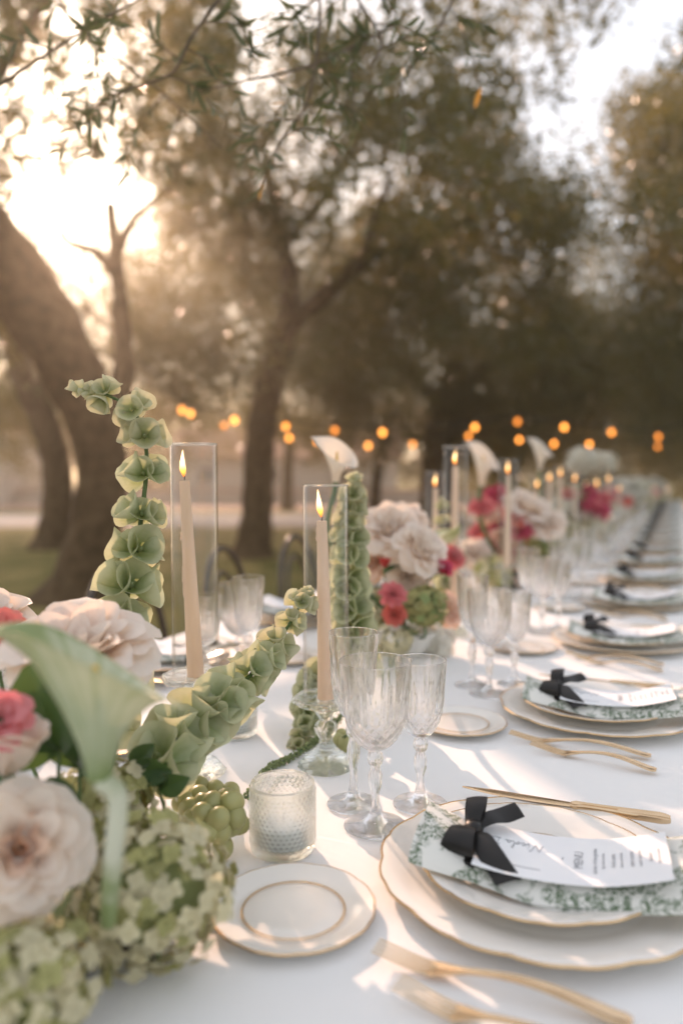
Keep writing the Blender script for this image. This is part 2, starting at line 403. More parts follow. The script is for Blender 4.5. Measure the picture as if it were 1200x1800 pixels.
def house(name, label, u0, u1, v, h, depth, loc_windows):
    base = _R * ((u0 + u1) / 2) + _fh * v
    t = thing(name, label, 'house', (base[0], base[1], 0), YAW)
    w = (u1 - u0) / 2
    def box(a, b, nm, m, parent):
        a = np.array(a); b = np.array(b)
        V = [[(a, b)[i & 1][0], (a, b)[i >> 1 & 1][1], (a, b)[i >> 2][2]] for i in range(8)]
        F = [[0, 2, 3, 1], [4, 5, 7, 6], [0, 1, 5, 4], [2, 6, 7, 3], [0, 4, 6, 2], [1, 3, 7, 5]]
        return MB().raw(V, F).build(nm, m, parent, smooth=False)
    box((-w, 0, 0), (w, depth, h), 'wall', M['render'], t)
    V = [[-w - .3, -.4, h], [w + .3, -.4, h], [w + .3, depth + .4, h], [-w - .3, depth + .4, h], [-w - .3, depth / 2, h + 1.6], [w + .3, depth / 2, h + 1.6]]
    MB().raw(V, [[0, 1, 5, 4], [2, 3, 4, 5], [0, 4, 3], [1, 2, 5], [0, 3, 2, 1]]).build('roof', M['roof'], t, smooth=False)
    for (x, z, ww, hh) in loc_windows:
        f = box((x - ww / 2, -.06, z), (x + ww / 2, -.003, z + hh), 'window', M['render'], t)
        box((x - ww / 2 + .08, -.08, z + .08), (x + ww / 2 - .08, -.062, z + hh - .08), 'pane', M['window'], f)
house('farm_house', 'long low pale farmhouse glimpsed between the trunks across the lawn', -8, 2.6, 36, 2.0, 7,
      [(-3.6, .8, .9, .8), (-.6, .8, .9, .8), (2.8, .8, .9, .8)])
house('cottage', 'small sunlit cottage behind the leaning trunk at the side of the lawn', -22, -13.2, 30, 3.0, 6,
      [(-1.5, 1.0, 1.0, 1.2), (2.0, 1.0, 1.0, 1.2)])

def garden_wall():
    base = _R * -4 + _fh * 31
    t = thing('garden_wall', 'low rendered garden wall along the far terrace', 'wall', (base[0], base[1], 0), YAW)
    def box(a, b, nm, m):
        V = [[(a, b)[i & 1][0], (a, b)[i >> 1 & 1][1], (a, b)[i >> 2][2]] for i in range(8)]
        MB().raw(V, [[0, 2, 3, 1], [4, 5, 7, 6], [0, 1, 5, 4], [2, 6, 7, 3], [0, 4, 6, 2], [1, 3, 7, 5]]).build(nm, m, t, smooth=False)
    box((-14, 0, 0), (14, .3, .55), 'body', M['render']); box((-14.03, -.04, .553), (14.03, .34, .62), 'coping', M['terrace'])
garden_wall()

# ------------------------------------------------------------------ olive trees
def leaf_cloud(blobs, size=(.10, .026), seed=0):
    """leaf-sized faces spread unevenly through ellipsoids: blobs of (centre, radius xyz, count)"""
    rs = np.random.RandomState(seed); allP = []
    for c, r, n in blobs:
        c = np.asarray(c); r = np.asarray(r if np.ndim(r) else (r, r, r * .85))
        k = max(4, n // 26)                                  # leaf clumps in the blob
        d = rs.normal(size=(k, 3)); d /= np.linalg.norm(d, axis=1)[:, None]
        cc = d * (rs.rand(k, 1) ** .45) * r
        p = cc[rs.randint(0, k, n)] + rs.normal(size=(n, 3)) * (r.mean() * .16 + .03)
        allP.append(p + c)
    P = np.concatenate(allP); n = len(P)
    a = rs.normal(size=(n, 3)); a /= np.linalg.norm(a, axis=1)[:, None]
    b = np.cross(a, rs.normal(size=(n, 3))); b /= np.linalg.norm(b, axis=1)[:, None]
    s = rs.uniform(.6, 1.25, (n, 1)); a *= s * size[0] / 2; b *= s * size[1] / 2
    V = np.stack([P - a, P + b, P + a, P - b], 1).reshape(-1, 3)
    return V, np.arange(n * 4).reshape(-1, 4)

def limb(mb, pts, r0, r1, n=10, seg=14, wob=.04):
    p = curve(pts, seg); rs = np.random.RandomState(int(abs(p[0][0] * 1000) + seg) % 9999)
    p = p + rs.normal(size=p.shape) * wob * r0
    mb.sweep(p, [x * (1 + .12 * math.sin(k * 2.1)) for k, x in enumerate(np.linspace(r0, r1, seg))], n)

def tree(label, trunk, r, limbs, blobs, seed, leafsize=(.14, .042), flare=1.5, group='olive trees around the table'):
    """trunk: (px, py, depth) from the ground up; limbs: ([(px, py, depth)...], r0, r1); blobs: (px, py, depth, radius px, count)"""
    P = [D(*q) for q in trunk]; P[0] = P[0] * 1.0
    base = np.array([P[0][0], P[0][1], 0.0]); P[0][2] = min(P[0][2], -.05)
    t = thing('olive_tree', label, 'tree', tuple(base), 0, group)
    mb = MB(); p = curve(P, 22)
    rad = interp(r, 22); rad[0] *= flare; rad[1] *= 1 + (flare - 1) * .55; rad[2] *= 1 + (flare - 1) * .2
    mb.sweep(p - base, [x * (1 + .08 * math.sin(2.7 * k)) for k, x in enumerate(rad)], 14)
    mb.build('trunk', M['bark'], t)
    for pts, r0, r1 in limbs:
        lm = MB(); limb(lm, [D(*q) - base for q in pts], r0, r1); lm.build('limb', M['bark'], t)
    B = []
    for (px, py, d, rp, n) in blobs:
        rr = rp / FPX * d
        B.append((D(px, py, d) - base, np.array([rr, rr * 1.0, rr * .9]), n))
    V, F = leaf_cloud(B, leafsize, seed)
    tag(MB().raw(V, F).build('crown', M['olive'], t, smooth=False), kind='stuff')
    return t

def scatter(px0, px1, py0, py1, d0, d1, n, r0, r1, dens, seed, keep=None):
    """leaf blobs over a patch of the canopy, leaving the gaps where the sky shows"""
    rs = random.Random(seed); out = []
    while len(out) < n:
        px, py = rs.uniform(px0, px1), rs.uniform(py0, py1)
        if keep and not keep(px, py): n -= .25; continue
        d = rs.uniform(d0, d1); rp = rs.uniform(r0, r1)
        out.append((px, py, d, rp, int(dens * (rp / FPX * d) ** 2)))
    return out

def gap(px, py):
    """open sky seen from the table's end"""
    if px < 205 and 285 < py < 410 and px + (py - 285) * .25 < 215: return False
    if 85 < px < 180 and 420 < py < 520: return False
    if ((px - 1030) / 100) ** 2 + ((py - 150) / 120) ** 2 < 1: return False
    if abs(px - (1045 + (py - 200) * .15)) < 45 - (py - 300) * .07 and 200 < py < 560: return False
    return True

tree('leafy olive tree with a forked trunk standing beyond the bentwood chair',
     [(440, 1000, 11.2), (452, 900, 11.2), (456, 790, 11.2), (470, 690, 11.1), (492, 610, 11), (512, 545, 11)], [.27, .23, .22, .21, .2, .15],
     [([(512, 545, 11), (508, 470, 11), (485, 390, 11), (470, 280, 10.8)], .15, .06),
      ([(505, 570, 11), (560, 530, 10.8), (630, 465, 10.6), (700, 430, 10.4), (830, 385, 10.2)], .15, .05),
      ([(640, 455, 10.6), (660, 380, 10.6), (690, 300, 10.5)], .08, .03),
      ([(500, 430, 11), (580, 330, 11), (640, 220, 11)], .08, .03)],
     scatter(270, 1010, 60, 420, 9.2, 12.5, 74, 50, 110, 800, 1, gap) + scatter(430, 1000, 330, 640, 10, 13, 50, 60, 110, 800, 2, gap), 11)
tree('thick olive trunk leaning over beside the tall bells of Ireland',
     [(120, 1090, 7.3), (150, 1000, 7.3), (178, 880, 7.3), (172, 770, 7.3), (120, 640, 7.2), (55, 530, 7.1), (-10, 440, 7.0), (-90, 340, 7.0), (-170, 240, 7)], [.30, .25, .24, .24, .29, .33, .33, .28, .24],
     [([(195, 760, 7.3), (218, 640, 7.4), (208, 500, 7.5), (195, 360, 7.6)], .13, .05),
      ([(208, 490, 7.5), (170, 445, 7.4), (120, 425, 7.4), (98, 385, 7.4)], .06, .02), ([(208, 440, 7.5), (240, 380, 7.5), (300, 330, 7.5)], .05, .02),
      ([(-90, 340, 7), (-40, 200, 6.8), (20, 90, 6.6), (100, -30, 6.4)], .12, .03)],
     scatter(-120, 420, -80, 270, 5.6, 8.2, 60, 55, 105, 620, 3, gap) + scatter(-160, -30, 250, 640, 6, 8, 6, 90, 150, 1800, 4), 12)
tree('slender olive tree curving behind the thick leaning trunk',
     [(85, 985, 12.5), (100, 900, 12.5), (100, 820, 12.5), (78, 740, 12.5), (40, 660, 12.5), (10, 560, 12.4)], [.27, .24, .23, .22, .2, .15],
     [([(60, 700, 12.5), (110, 600, 12.6), (160, 540, 12.6)], .1, .04)],
     scatter(-60, 520, 380, 700, 12.5, 17, 80, 55, 100, 400, 5, gap) + scatter(-80, 420, 520, 790, 14, 20, 50, 45, 85, 620, 55, gap), 13)
tree('dark olive trunk behind the tallest candle group',
     [(765, 915, 17), (768, 850, 17), (772, 780, 17), (790, 720, 17), (800, 640, 17)], [.42, .36, .36, .40, .28],
     [([(790, 720, 17), (700, 640, 17), (640, 560, 17)], .2, .08), ([(795, 690, 17), (900, 620, 17), (980, 560, 17)], .2, .08)],
     scatter(560, 1060, 420, 770, 15, 20, 80, 60, 110, 760, 6, gap), 14)
tree('wide dark olive tree overhanging the far end of the table',
     [(1330, 880, 14), (1335, 800, 14), (1340, 700, 14), (1330, 600, 14)], [.34, .28, .28, .2],
     [([(1330, 640, 14), (1250, 560, 14), (1180, 470, 14)], .16, .06)],
     scatter(1125, 1330, 130, 760, 11, 15, 70, 60, 110, 760, 7, gap), 15)
tree('bushy olive tree closing the view past the table end',
     [(1010, 880, 24), (1015, 830, 24), (1010, 760, 24), (1000, 700, 24)], [.38, .32, .32, .25],
     [([(1012, 760, 24), (1060, 680, 24), (1100, 600, 24)], .2, .08)],
     scatter(800, 1240, 560, 835, 17, 24, 90, 45, 85, 900, 8), 16)
tree('thin olive tree near the far gravel path',
     [(655, 900, 20), (662, 840, 20), (672, 780, 20), (690, 720, 20)], [.17, .14, .14, .1],
     [([(672, 780, 20), (650, 730, 20), (630, 680, 20)], .08, .04)],
     scatter(260, 800, 420, 780, 18, 24, 60, 50, 90, 290, 9, gap), 17)
tree('hazy olive tree rising behind the tube shaded candle',
     [(505, 880, 26), (506, 830, 26), (508, 770, 26), (500, 720, 26)], [.2, .18, .17, .12],
     [([(506, 780, 26), (450, 730, 26), (400, 690, 26)], .1, .05)],
     scatter(180, 660, 380, 770, 22, 28, 80, 45, 80, 260, 10, gap), 18)
tree('tall olive tree spreading over the upper canopy',
     [(1420, 980, 8), (1420, 820, 8), (1400, 600, 8), (1370, 400, 8)], [.3, .26, .26, .2],
     [([(1400, 520, 8), (1330, 200, 7.6), (1260, -60, 7.2), (1160, -200, 7)], .12, .03)],
     scatter(560, 1260, -90, 400, 6.2, 9.5, 66, 55, 100, 680, 19, gap), 19)

# far wood closing the horizon
rs = np.random.RandomState(5); blobs = []
for k in range(150):
    u = -34 + 78 * k / 149 + rs.uniform(-.4, .4); v = rs.uniform(46, 58); h = rs.uniform(.6, 6.5)
    q = _R * u + _fh * v
    blobs.append(((q[0], q[1], h), np.array([2.1, 2.1, 1.7]), 420))
V, F = leaf_cloud(blobs, (.42, .20), 77)
tag(MB().raw(V, F).build('far_woods', M['olive'], smooth=False), kind='stuff')

# near overhanging branches, leaf by leaf
def leaf_mesh(L, w, bend, m):
    P = np.zeros((5, 3, 3))
    for i, v in enumerate(np.linspace(0, 1, 5)):
        hw = w / 2 * math.sin(math.pi * (.06 + .88 * v)) ** .8
        for j, u in enumerate((-1, 0, 1)):
            P[i, j] = (u * hw, v * L, bend * v * v * L + abs(u) * hw * .35)
    return MB().grid(P).mesh('leaf', m)
LEAFS = [leaf_mesh(.062, .013, .12, M['olive_near']), leaf_mesh(.052, .012, -.15, M['olive_near']), leaf_mesh(.070, .014, .25, M['olive_near'])]
LEAF_GOLD = leaf_mesh(.06, .015, .1, M['olive_gold'])

def olive_branch(label, pts, nleaf, seed, side=5, gold=0):
    rnd = random.Random(seed)
    P = [D(x, y, d * .76) for x, y, d in pts]; base = P[0]
    t = thing('olive_branch', label, 'branch', tuple(base), 0, 'olive branches hanging over the table')
    main = curve([p - base for p in P], 26)
    MB().sweep(main, np.linspace(.0045, .0016, 26), 7).build('bough', M['twig'], t)
    lines = [main]
    for k in range(side):
        i = int(3 + 20 * k / side); p0 = main[i]
        d = np.array([rnd.uniform(-1, 1), rnd.uniform(-.5, .5), rnd.uniform(-1, .55)]); d /= np.linalg.norm(d)
        Lk = rnd.uniform(.11, .24)
        tw = curve([p0, p0 + d * Lk * .5 + np.array([0, 0, -.01]), p0 + d * Lk + np.array([0, 0, -.06])], 14)
        MB().sweep(tw, np.linspace(.002, .0009, 14), 5).build('twig', M['twig'], t); lines.append(tw)
    for k in range(nleaf):
        ln = rnd.choice(lines[1:] if rnd.random() < .78 else lines); f = rnd.uniform(.12, 1) * (len(ln) - 1.01); i = int(f)
        p = ln[i] * (1 - f + i) + ln[i + 1] * (f - i); d = ln[i + 1] - ln[i]; d /= np.linalg.norm(d)
        o = np.cross(d, (rnd.uniform(-1, 1), rnd.uniform(-1, 1), rnd.uniform(-1, 1))); o /= np.linalg.norm(o) + 1e-9
        a = d * rnd.uniform(.5, .9) + o * rnd.uniform(.5, .9) + np.array([0, 0, -.15])
        y = Vector(a).normalized(); x = y.cross(Vector((rnd.uniform(-1, 1), rnd.uniform(-1, 1), 1))).normalized(); z = x.cross(y)
        R3 = Matrix((x, y, z)).transposed().to_4x4(); s = rnd.uniform(.5, .95)
        me = LEAF_GOLD if k < gold else rnd.choice(LEAFS)
        put('leaf', me, t, M=Matrix.Translation(Vector(p)) @ R3 @ Matrix.Scale(s, 4))
    return t
olive_branch('leafy olive branch reaching in at the upper corner above the sun gap', [(-60, 190, 2.3), (60, 110, 2.3), (170, 40, 2.3), (300, -30, 2.35)], 80, 1)
olive_branch('olive branch with dark drooping leaves over the sunlit gap', [(430, -60, 2.3), (340, 60, 2.3), (300, 130, 2.3), (200, 165, 2.35), (160, 200, 2.4)], 110, 2, 8)
olive_branch('olive branch lying almost level over the candle tubes', [(700, 40, 2.6), (560, 110, 2.5), (440, 140, 2.45), (330, 165, 2.4)], 110, 3, 7)
olive_branch('hanging olive spray ending in one orange leaf', [(560, -60, 2.5), (560, 60, 2.45), (540, 180, 2.4), (495, 245, 2.35), (478, 300, 2.35)], 110, 4, 8, 2)
olive_branch('olive spray with pinkish lit leaves beside the darkest canopy', [(820, -60, 2.6), (770, 50, 2.6), (720, 120, 2.6), (690, 190, 2.6)], 90, 5, 7, 1)
olive_branch('short olive branch at the top edge over the middle of the canopy', [(600, -80, 2.4), (630, 0, 2.4), (670, 70, 2.4), (650, 120, 2.45)], 80, 6, 6)
olive_branch('loose olive twigs crossing the top of the canopy near the level branch', [(60, -60, 2.7), (150, 60, 2.7), (270, 150, 2.7), (390, 260, 2.7)], 110, 8, 8)

# ------------------------------------------------------------------ string lights
BULBS = [(320, 715), (335, 722), (394, 743), (412, 733), (502, 744), (508, 765), (558, 771), (588, 751), (647, 779), (672, 755), (725, 777), (823, 762), (834, 746),
         (909, 736), (912, 769), (973, 776), (991, 746), (1035, 777), (1074, 755), (1156, 763), (1155, 781)]
BULB_ME = MB().lathe([(.001, -.075), (.018, -.068), (.03, -.045), (.031, -.03), (.02, -.012), (.013, 0)], 14).cap([(.013 * math.cos(a), .013 * math.sin(a), 0) for a in np.linspace(0, 2 * math.pi, 14, False)]).mesh('bulb', M['bulb'])
BULB_VAR = [BULB_ME, BULB_ME.copy(), BULB_ME.copy()]
for me_, mm_ in zip(BULB_VAR[1:], ('bulb_mid', 'bulb_dim')): me_.materials[0] = M[mm_]
SOCK_ME = MB().lathe([(.0145, -.004), (.0145, .035), (.006, .045), (.001, .046)], 12).mesh('socket', M['cable'])
def string_lights(label, pts, d0, d1):
    P = [D(x, y, d0 + (d1 - d0) * (x - 300) / 860) for x, y in pts]; base = P[0]
    t = thing('string_lights', label, 'string lights', tuple(base), 0, 'strings of warm bulbs under the trees')
    Q = [p - base + np.array([0, 0, .046]) for p in P]
    ext0 = Q[0] - (Q[1] - Q[0]) * 4 + np.array([0, 0, 1.2]); ext1 = Q[-1] + (Q[-1] - Q[-2]) * 2 + np.array([0, 0, .6])
    path = []
    for a, b in zip([ext0] + Q, Q + [ext1]):
        for u in np.linspace(0, 1, 7)[:-1]: path.append(a * (1 - u) + b * u - np.array([0, 0, .10 * np.linalg.norm(b - a) * .25 * 4 * u * (1 - u)]))
    path.append(ext1)
    MB().sweep(np.array(path), .008, 5).build('cable', M['cable'], t)
    for q in Q:
        b = put('bulb', RNG.choice(BULB_VAR), t, tuple(q - np.array([0, 0, .046]))); put('socket', SOCK_ME, b)
string_lights('upper string of glowing warm bulbs sagging between the olive trees', [BULBS[i] for i in (0, 3, 4, 7, 9, 12, 13, 16, 18, 19)], 8.5, 10.5)
string_lights('lower string of glowing warm bulbs sagging between the olive trees', [BULBS[i] for i in (1, 2, 5, 6, 8, 10, 11, 14, 15, 17, 20)], 10.0, 12.5)

# ------------------------------------------------------------------ table, cloth, chairs
TX0, TX1, TY0, TY1 = -1.27, .075, -.7, 14.8
tbl = thing('banquet_table', 'very long banquet table under the white cloth', 'table', ((TX0 + TX1) / 2, TY0, 0))
def boxmb(a, b):
    V = [[(a, b)[i & 1][0], (a, b)[i >> 1 & 1][1], (a, b)[i >> 2][2]] for i in range(8)]
    return MB().raw(V, [[0, 2, 3, 1], [4, 5, 7, 6], [0, 1, 5, 4], [2, 6, 7, 3], [0, 4, 6, 2], [1, 3, 7, 5]])
hw = (TX1 - TX0) / 2 - .02
boxmb((-hw, .02, TZ - .04), (hw, TY1 - TY0 - .02, TZ - .008)).build('table_top', M['wood'], tbl, smooth=False)
LEG = boxmb((-.035, -.035, 0), (.035, .035, TZ - .042)).mesh('leg', M['wood'], False)
for yy in np.linspace(.3, TY1 - TY0 - .3, 9):
    for sx in (-1, 1): put('leg', LEG, tbl, (sx * (hw - .1), yy, 0))

def cloth():
    mb = MB(); ys = np.concatenate([np.linspace(TY0, 3.2, 130), np.linspace(3.25, TY1, 120)])
    top = np.linspace(TX0, TX1, 60); drop = .42
    left = [(TX0 - .012 - .01 * k, TZ - drop * k / 6) for k in range(6, 0, -1)]
    right = [(TX1 + .012 + .01 * k, TZ - drop * k / 6) for k in range(1, 7)]
    prof = left + [(x, TZ) for x in top] + right
    P = np.zeros((len(ys), len(prof), 3))
    for i, y in enumerate(ys):
        for j, (x, z) in enumerate(prof):
            dz = .0011 * math.sin(7 * x + 3.1 * y + 2 * math.sin(2.2 * y)) + .0008 * math.sin(19 * x - 6 * y + 1.5 * math.sin(5 * x)) - .0019
            dx = 0
            if j < 6 or j >= len(prof) - 6:
                k = (TZ - z) / drop; dx = .022 * k * math.sin(y * 11 + 1.7 * math.sin(y * 3)); dz = 0
            P[i, j] = (x + dx, y, z + dz)
    mb.grid(P, flip=True)
    return mb
tag(cloth().build('tablecloth', M['linen']), 'plain white linen cloth spread over the long banquet table', 'tablecloth')

def make_chair():
    t = thing('bentwood_chair', 'x', 'chair', (0, 0, 0), 0, 'dark bentwood chairs along the far side of the table')
    # faces +x; back hoop at -x
    a = np.linspace(0, 1, 30)
    def hoop(w, h, z0):
        return np.array([(-.20 - .05 * math.sin(math.pi * u), w * math.cos(math.pi * u) * (1 if .1 < u < .9 else 1.0), z0 + h * math.sin(math.pi * u) ** .75) for u in a])
    MB().sweep(hoop(.205, .44, .45), .013, 8).build('outer_hoop', M['chair'], t)
    MB().sweep(hoop(.125, .34, .45), .009, 8).build('inner_hoop', M['chair'], t)
    MB().lathe([(.001, .435), (.195, .435), (.205, .445), (.205, .458), (.19, .465), (.001, .462)], 28).build('seat', M['chair'], t)
    for sx, sy in ((.15, .14), (.15, -.14), (-.17, .16), (-.17, -.16)):
        MB().sweep([(sx * 1.22, sy * 1.18, 0), (sx * 1.08, sy * 1.05, .25), (sx, sy, .436)], [.012, .014, .017], 8).build('leg', M['chair'], t)
    r = np.array([(.15 * math.cos(b), .15 * math.sin(b), .24) for b in np.linspace(0, 2 * math.pi, 25)])
    MB().sweep(r, .007, 6, caps=False).build('ring', M['chair'], t)
    return t
SY0, STEP = .835, .645
ch0 = make_chair()
for k in range(9):
    n = k + 1; o = ch0 if k == 0 else copy_tree(ch0)
    o.location = (-1.50 + RNG.uniform(-.03, .03), SY0 + STEP * n - .02, 0); o.rotation_euler.z = RNG.uniform(-.1, .1)
    o['label'] = f'dark bentwood chair with a round hoop back, {ORD[k]} along the far side of the table'

# ------------------------------------------------------------------ tableware
def plate_thing(name, label, cat, R, h, flat, scal, amp, goldw, loc, group, line=None):
    t = thing(name, label, cat, loc, 0, group)
    ns = 144
    def edge(th): return 1 + amp * (np.abs(np.sin(scal * th / 2)) ** .7 - .6) + amp * .5 * np.cos(scal / 2 * th)
    def rf(r, z, th):
        k = clampf((r / R - flat) / (1 - flat)); return r * (1 + (edge(th) - 1) * k)
    prof = [(.001, .003), (R * flat * .7, .003), (R * flat * .72, .0), (R * flat * .8, .0), (R * flat * .85, .004), (R * (flat + .12), h * .45), (R * .85, h * .72), (R * .985, h - .002), (R, h),
            (R * .985, h + .0012), (R * .9, h * .84 + .001), (R * (flat + .16), h * .62), (R * (flat + .07), h * .36), (R * (flat - .02), .0065), (R * flat * .6, .006), (.001, .006)]
    mb = MB().lathe(prof, ns, rf)
    mb.build('plate_body', M['china'], t)
    th = np.linspace(0, 2 * math.pi, 145)
    rr = R * edge(th)
    MB().sweep(np.stack([rr * np.cos(th), rr * np.sin(th), np.full_like(th, h)], -1), goldw, 6, caps=False, ref=(0, 0, 1)).build('gold_rim', M['gold'], t)
    if line:
        zl = .0064 + .0006
        MB().sweep(np.stack([line * R * np.cos(th), line * R * np.sin(th), np.full_like(th, zl)], -1), (.0011, .0005), 4, caps=False, ref=(0, 0, 1)).build('gold_line', M['gold'], t) if False else \
            MB().sweep(np.stack([line * R * np.cos(th), line * R * np.sin(th), np.full_like(th, zl)], -1), [(.0011, .0006)] * 145, 5, caps=False, ref=(0, 0, 1)).build('gold_line', M['gold'], t)
    return t

def wine_glass(name, label, h, hb, rr, rf_, loc, group):
    """cut crystal stem glass: h tall, bowl from hb, rim radius rr, foot radius rf_"""
    t = thing(name, label, 'wine glass', loc, 0, group)
    n = 224; bh = h - hb
    foot = [(.001, .0), (rf_ * .96, .0), (rf_, .0012), (rf_ * .98, .0026), (rf_ * .6, .0055), (rf_ * .28, .010), (.0075, .017)]
    MB().lathe(foot, 64).build('foot', M['crystal'], t)
    def facet(r, z, th): return r * (1 - .10 * np.abs(np.sin(5 * th))) if hb * .42 < z < hb * .98 else r + 0 * th
    st = [(.0075, .017), (.0052, .027), (.0048, hb * .38), (.0055, hb * .44), (.0088, hb * .55), (.0092, hb * .66), (.0070, hb * .73), (.0058, hb * .77), (.0092, hb * .82), (.0108, hb * .88), (.0092, hb * .94), (.0062, hb * .98), (.0085, hb)]
    MB().lathe(st, 60, facet).build('stem', M['crystal'], t)
    def cut(r, z, th):
        q = (z - hb) / bh; d = 0 * th
        if .06 < q < .42:
            e = min(1, (q - .06) / .06, (.44 - q) / .05)
            d = np.maximum(np.abs(np.sin(8 * th + q * 24)), np.abs(np.sin(8 * th - q * 24))) ** 8 * .0014 * e
        if .30 < q < .86:
            lim = .46 + .40 * np.abs(np.cos(4 * th)) ** 1.6
            d = d + np.where(q < lim, .0015, 0) * np.clip((lim - q) * 6, 0, 1) * np.clip((q - .30) * 9, 0, 1) * (np.abs(np.sin(14 * th)) ** 4)
        return r - d
    s = lambda q: .0085 + (rr - .0085) * (1 - (1 - min(q / .62, 1)) ** 2.3) ** .62 * (.90 if q <= .62 else .90 + .10 * (q - .62) / .38)
    qs = np.linspace(0, 1, 64)
    outer = [(s(q), hb + bh * q) for q in qs]
    inner = [(max(s(q) - (.0042 - .0026 * min(1, q * 1.4)), .0008), hb + bh * q + .006 * (1 - q)) for q in qs[::-1] if q > .02] + [(.0006, hb + .008)]
    mb = MB().lathe(outer, n, cut)
    mb.lathe([outer[-1], (s(1) - .0007, h + .0006), inner[0]], n)
    mb.lathe(inner, n)
    mb.build('bowl', M['crystal'], t)
    return t

def fork(label, loc, rz, L, group):
    t = thing('fork', label, 'fork', loc, rz, group)
    # runs along +x from the tines at 0 to the handle end at L
    prof = np.array([(-1, -.6), (-.8, -1), (.8, -1), (1, -.6), (1, .7), (.82, 1), (.6, .35), (0, .1), (-.6, .35), (-.82, 1), (-1, .7)])
    xs = np.linspace(.052, L, 30); u = (xs - .052) / (L - .052)
    z = .004 + .011 * np.sin(np.pi * np.clip(u * 1.05, 0, 1)) ** 1.2
    w = np.interp(u, [0, .08, .2, .35, .85, .97, 1], [.0105, .0085, .0038, .0034, .0085, .0085, .005])
    MB().sweep(np.stack([xs, 0 * xs, z], -1), [(a, .0016) for a in w], 11, ref=(0, 0, 1), prof=prof).build('handle', M['gold_cutlery'], t)
    for k in range(4):
        y0 = (k - 1.5) * .0058
        xx = np.linspace(0, .058, 10); v = xx / .058
        zz = .011 - .008 * np.sin(np.pi * .5 * v) ** 1.3 + .001
        MB().sweep(np.stack([xx, y0 * (1.0 + .12 * (1 - v)), zz], -1), [(.0010 + .0009 * a, .0010 + .0005 * a) for a in v], 6, ref=(0, 0, 1)).build('tine', M['gold_cutlery'], t)
    return t

def knife(label, loc, rz, L, group):
    t = thing('knife', label, 'knife', loc, rz, group)
    xs = np.linspace(0, L * .55, 18); u = xs / xs[-1]
    w = .0095 * np.minimum(1, (u * 3.2 + .03)) ** .6 * (1 - .25 * u ** 6)
    P = np.stack([xs, .002 * (1 - u) ** 2 * 3 - .0 * u, np.full_like(xs, .0095)], -1)
    MB().sweep(P, [(a, .0011) for a in w], 8, ref=(0, 0, 1)).build('blade', M['gold_cutlery'], t)
    xs = np.linspace(L * .545, L, 22); u = (xs - xs[0]) / (L * .455)
    w = np.interp(u, [0, .04, .1, .3, .9, .98, 1], [.006, .0095, .0065, .006, .0095, .009, .006]); hh = np.interp(u, [0, .1, .9, 1], [.0025, .0042, .0045, .003])
    prof = np.array([(-1, -.6), (-.8, -1), (.8, -1), (1, -.6), (1, .7), (.82, 1), (.6, .5), (0, .4), (-.6, .5), (-.82, 1), (-1, .7)])
    MB().sweep(np.stack([xs, 0 * xs, np.full_like(xs, .009)], -1), list(zip(w, hh)), 11, ref=(0, 0, 1), prof=prof).build('handle', M['gold_cutlery'], t)
    return t

def sag(x, y=0): return .030 + .022 * min(1.3, (x / .135) ** 2)     # height of the folded napkin lying across the plate
NAP_ROT = math.radians(5.5)
def napkin(label, loc, group):
    t = thing('napkin', label, 'napkin', loc, NAP_ROT, group)
    mb = MB()
    for lay, (z0, th_, dx, w) in enumerate(((0, .0018, 0, .066), (.0022, .0018, .006, .062))):
        xs = np.linspace(-.143 + dx, .152 - dx * .5, 40); ys = np.linspace(-w, w, 14)
        T = np.zeros((40, 14, 3)); Bt = np.zeros((40, 14, 3))
        for i, x in enumerate(xs):
            for j, y in enumerate(ys):
                e = min(1, (w - abs(y)) / .008 + .15)
                z = sag(x) + z0 - .014 * abs(y / w) ** 3 * (1 if y < 0 else .5) + .0012 * math.sin(40 * x + 25 * y + lay)
                yy = y * (1 + .07 * math.sin(18 * x + lay) + .04 * math.sin(47 * x + 2)) 
                T[i, j] = (x, yy, z + th_ * e); Bt[i, j] = (x, yy, z)
        ring = lambda A: np.concatenate([A[0, :], A[1:, -1], A[-1, -2::-1], A[-2:0:-1, 0]])
        mb.grid(T); mb.grid(Bt, flip=True); mb.grid(np.stack([ring(T), ring(Bt)], 0), cv=True)
    mb.build('folded_cloth', M['toile'], t)
    return t

MENU = dict(x0=-.072, x1=.122, y0=-.052, y1=.052)
def menu_z(x, y=0): return sag(x) + .0055 + .004 * clampf((x - .06) / .06)
def text_mesh(body, size, align='CENTER'):
    cu = bpy.data.curves.new('lettering', 'FONT'); cu.body = body; cu.size = size; cu.align_x = align; cu.align_y = 'CENTER'; cu.resolution_u = 2
    o = bpy.data.objects.new('lettering', cu); COL.objects.link(o)
    bpy.context.view_layer.update()
    me = bpy.data.meshes.new_from_object(o.evaluated_get(bpy.context.evaluated_depsgraph_get()))
    V = np.array([v.co[:] for v in me.vertices]); F = [list(p.vertices) for p in me.polygons]
    bpy.data.objects.remove(o); bpy.data.curves.remove(cu); bpy.data.meshes.remove(me)
    return V, F

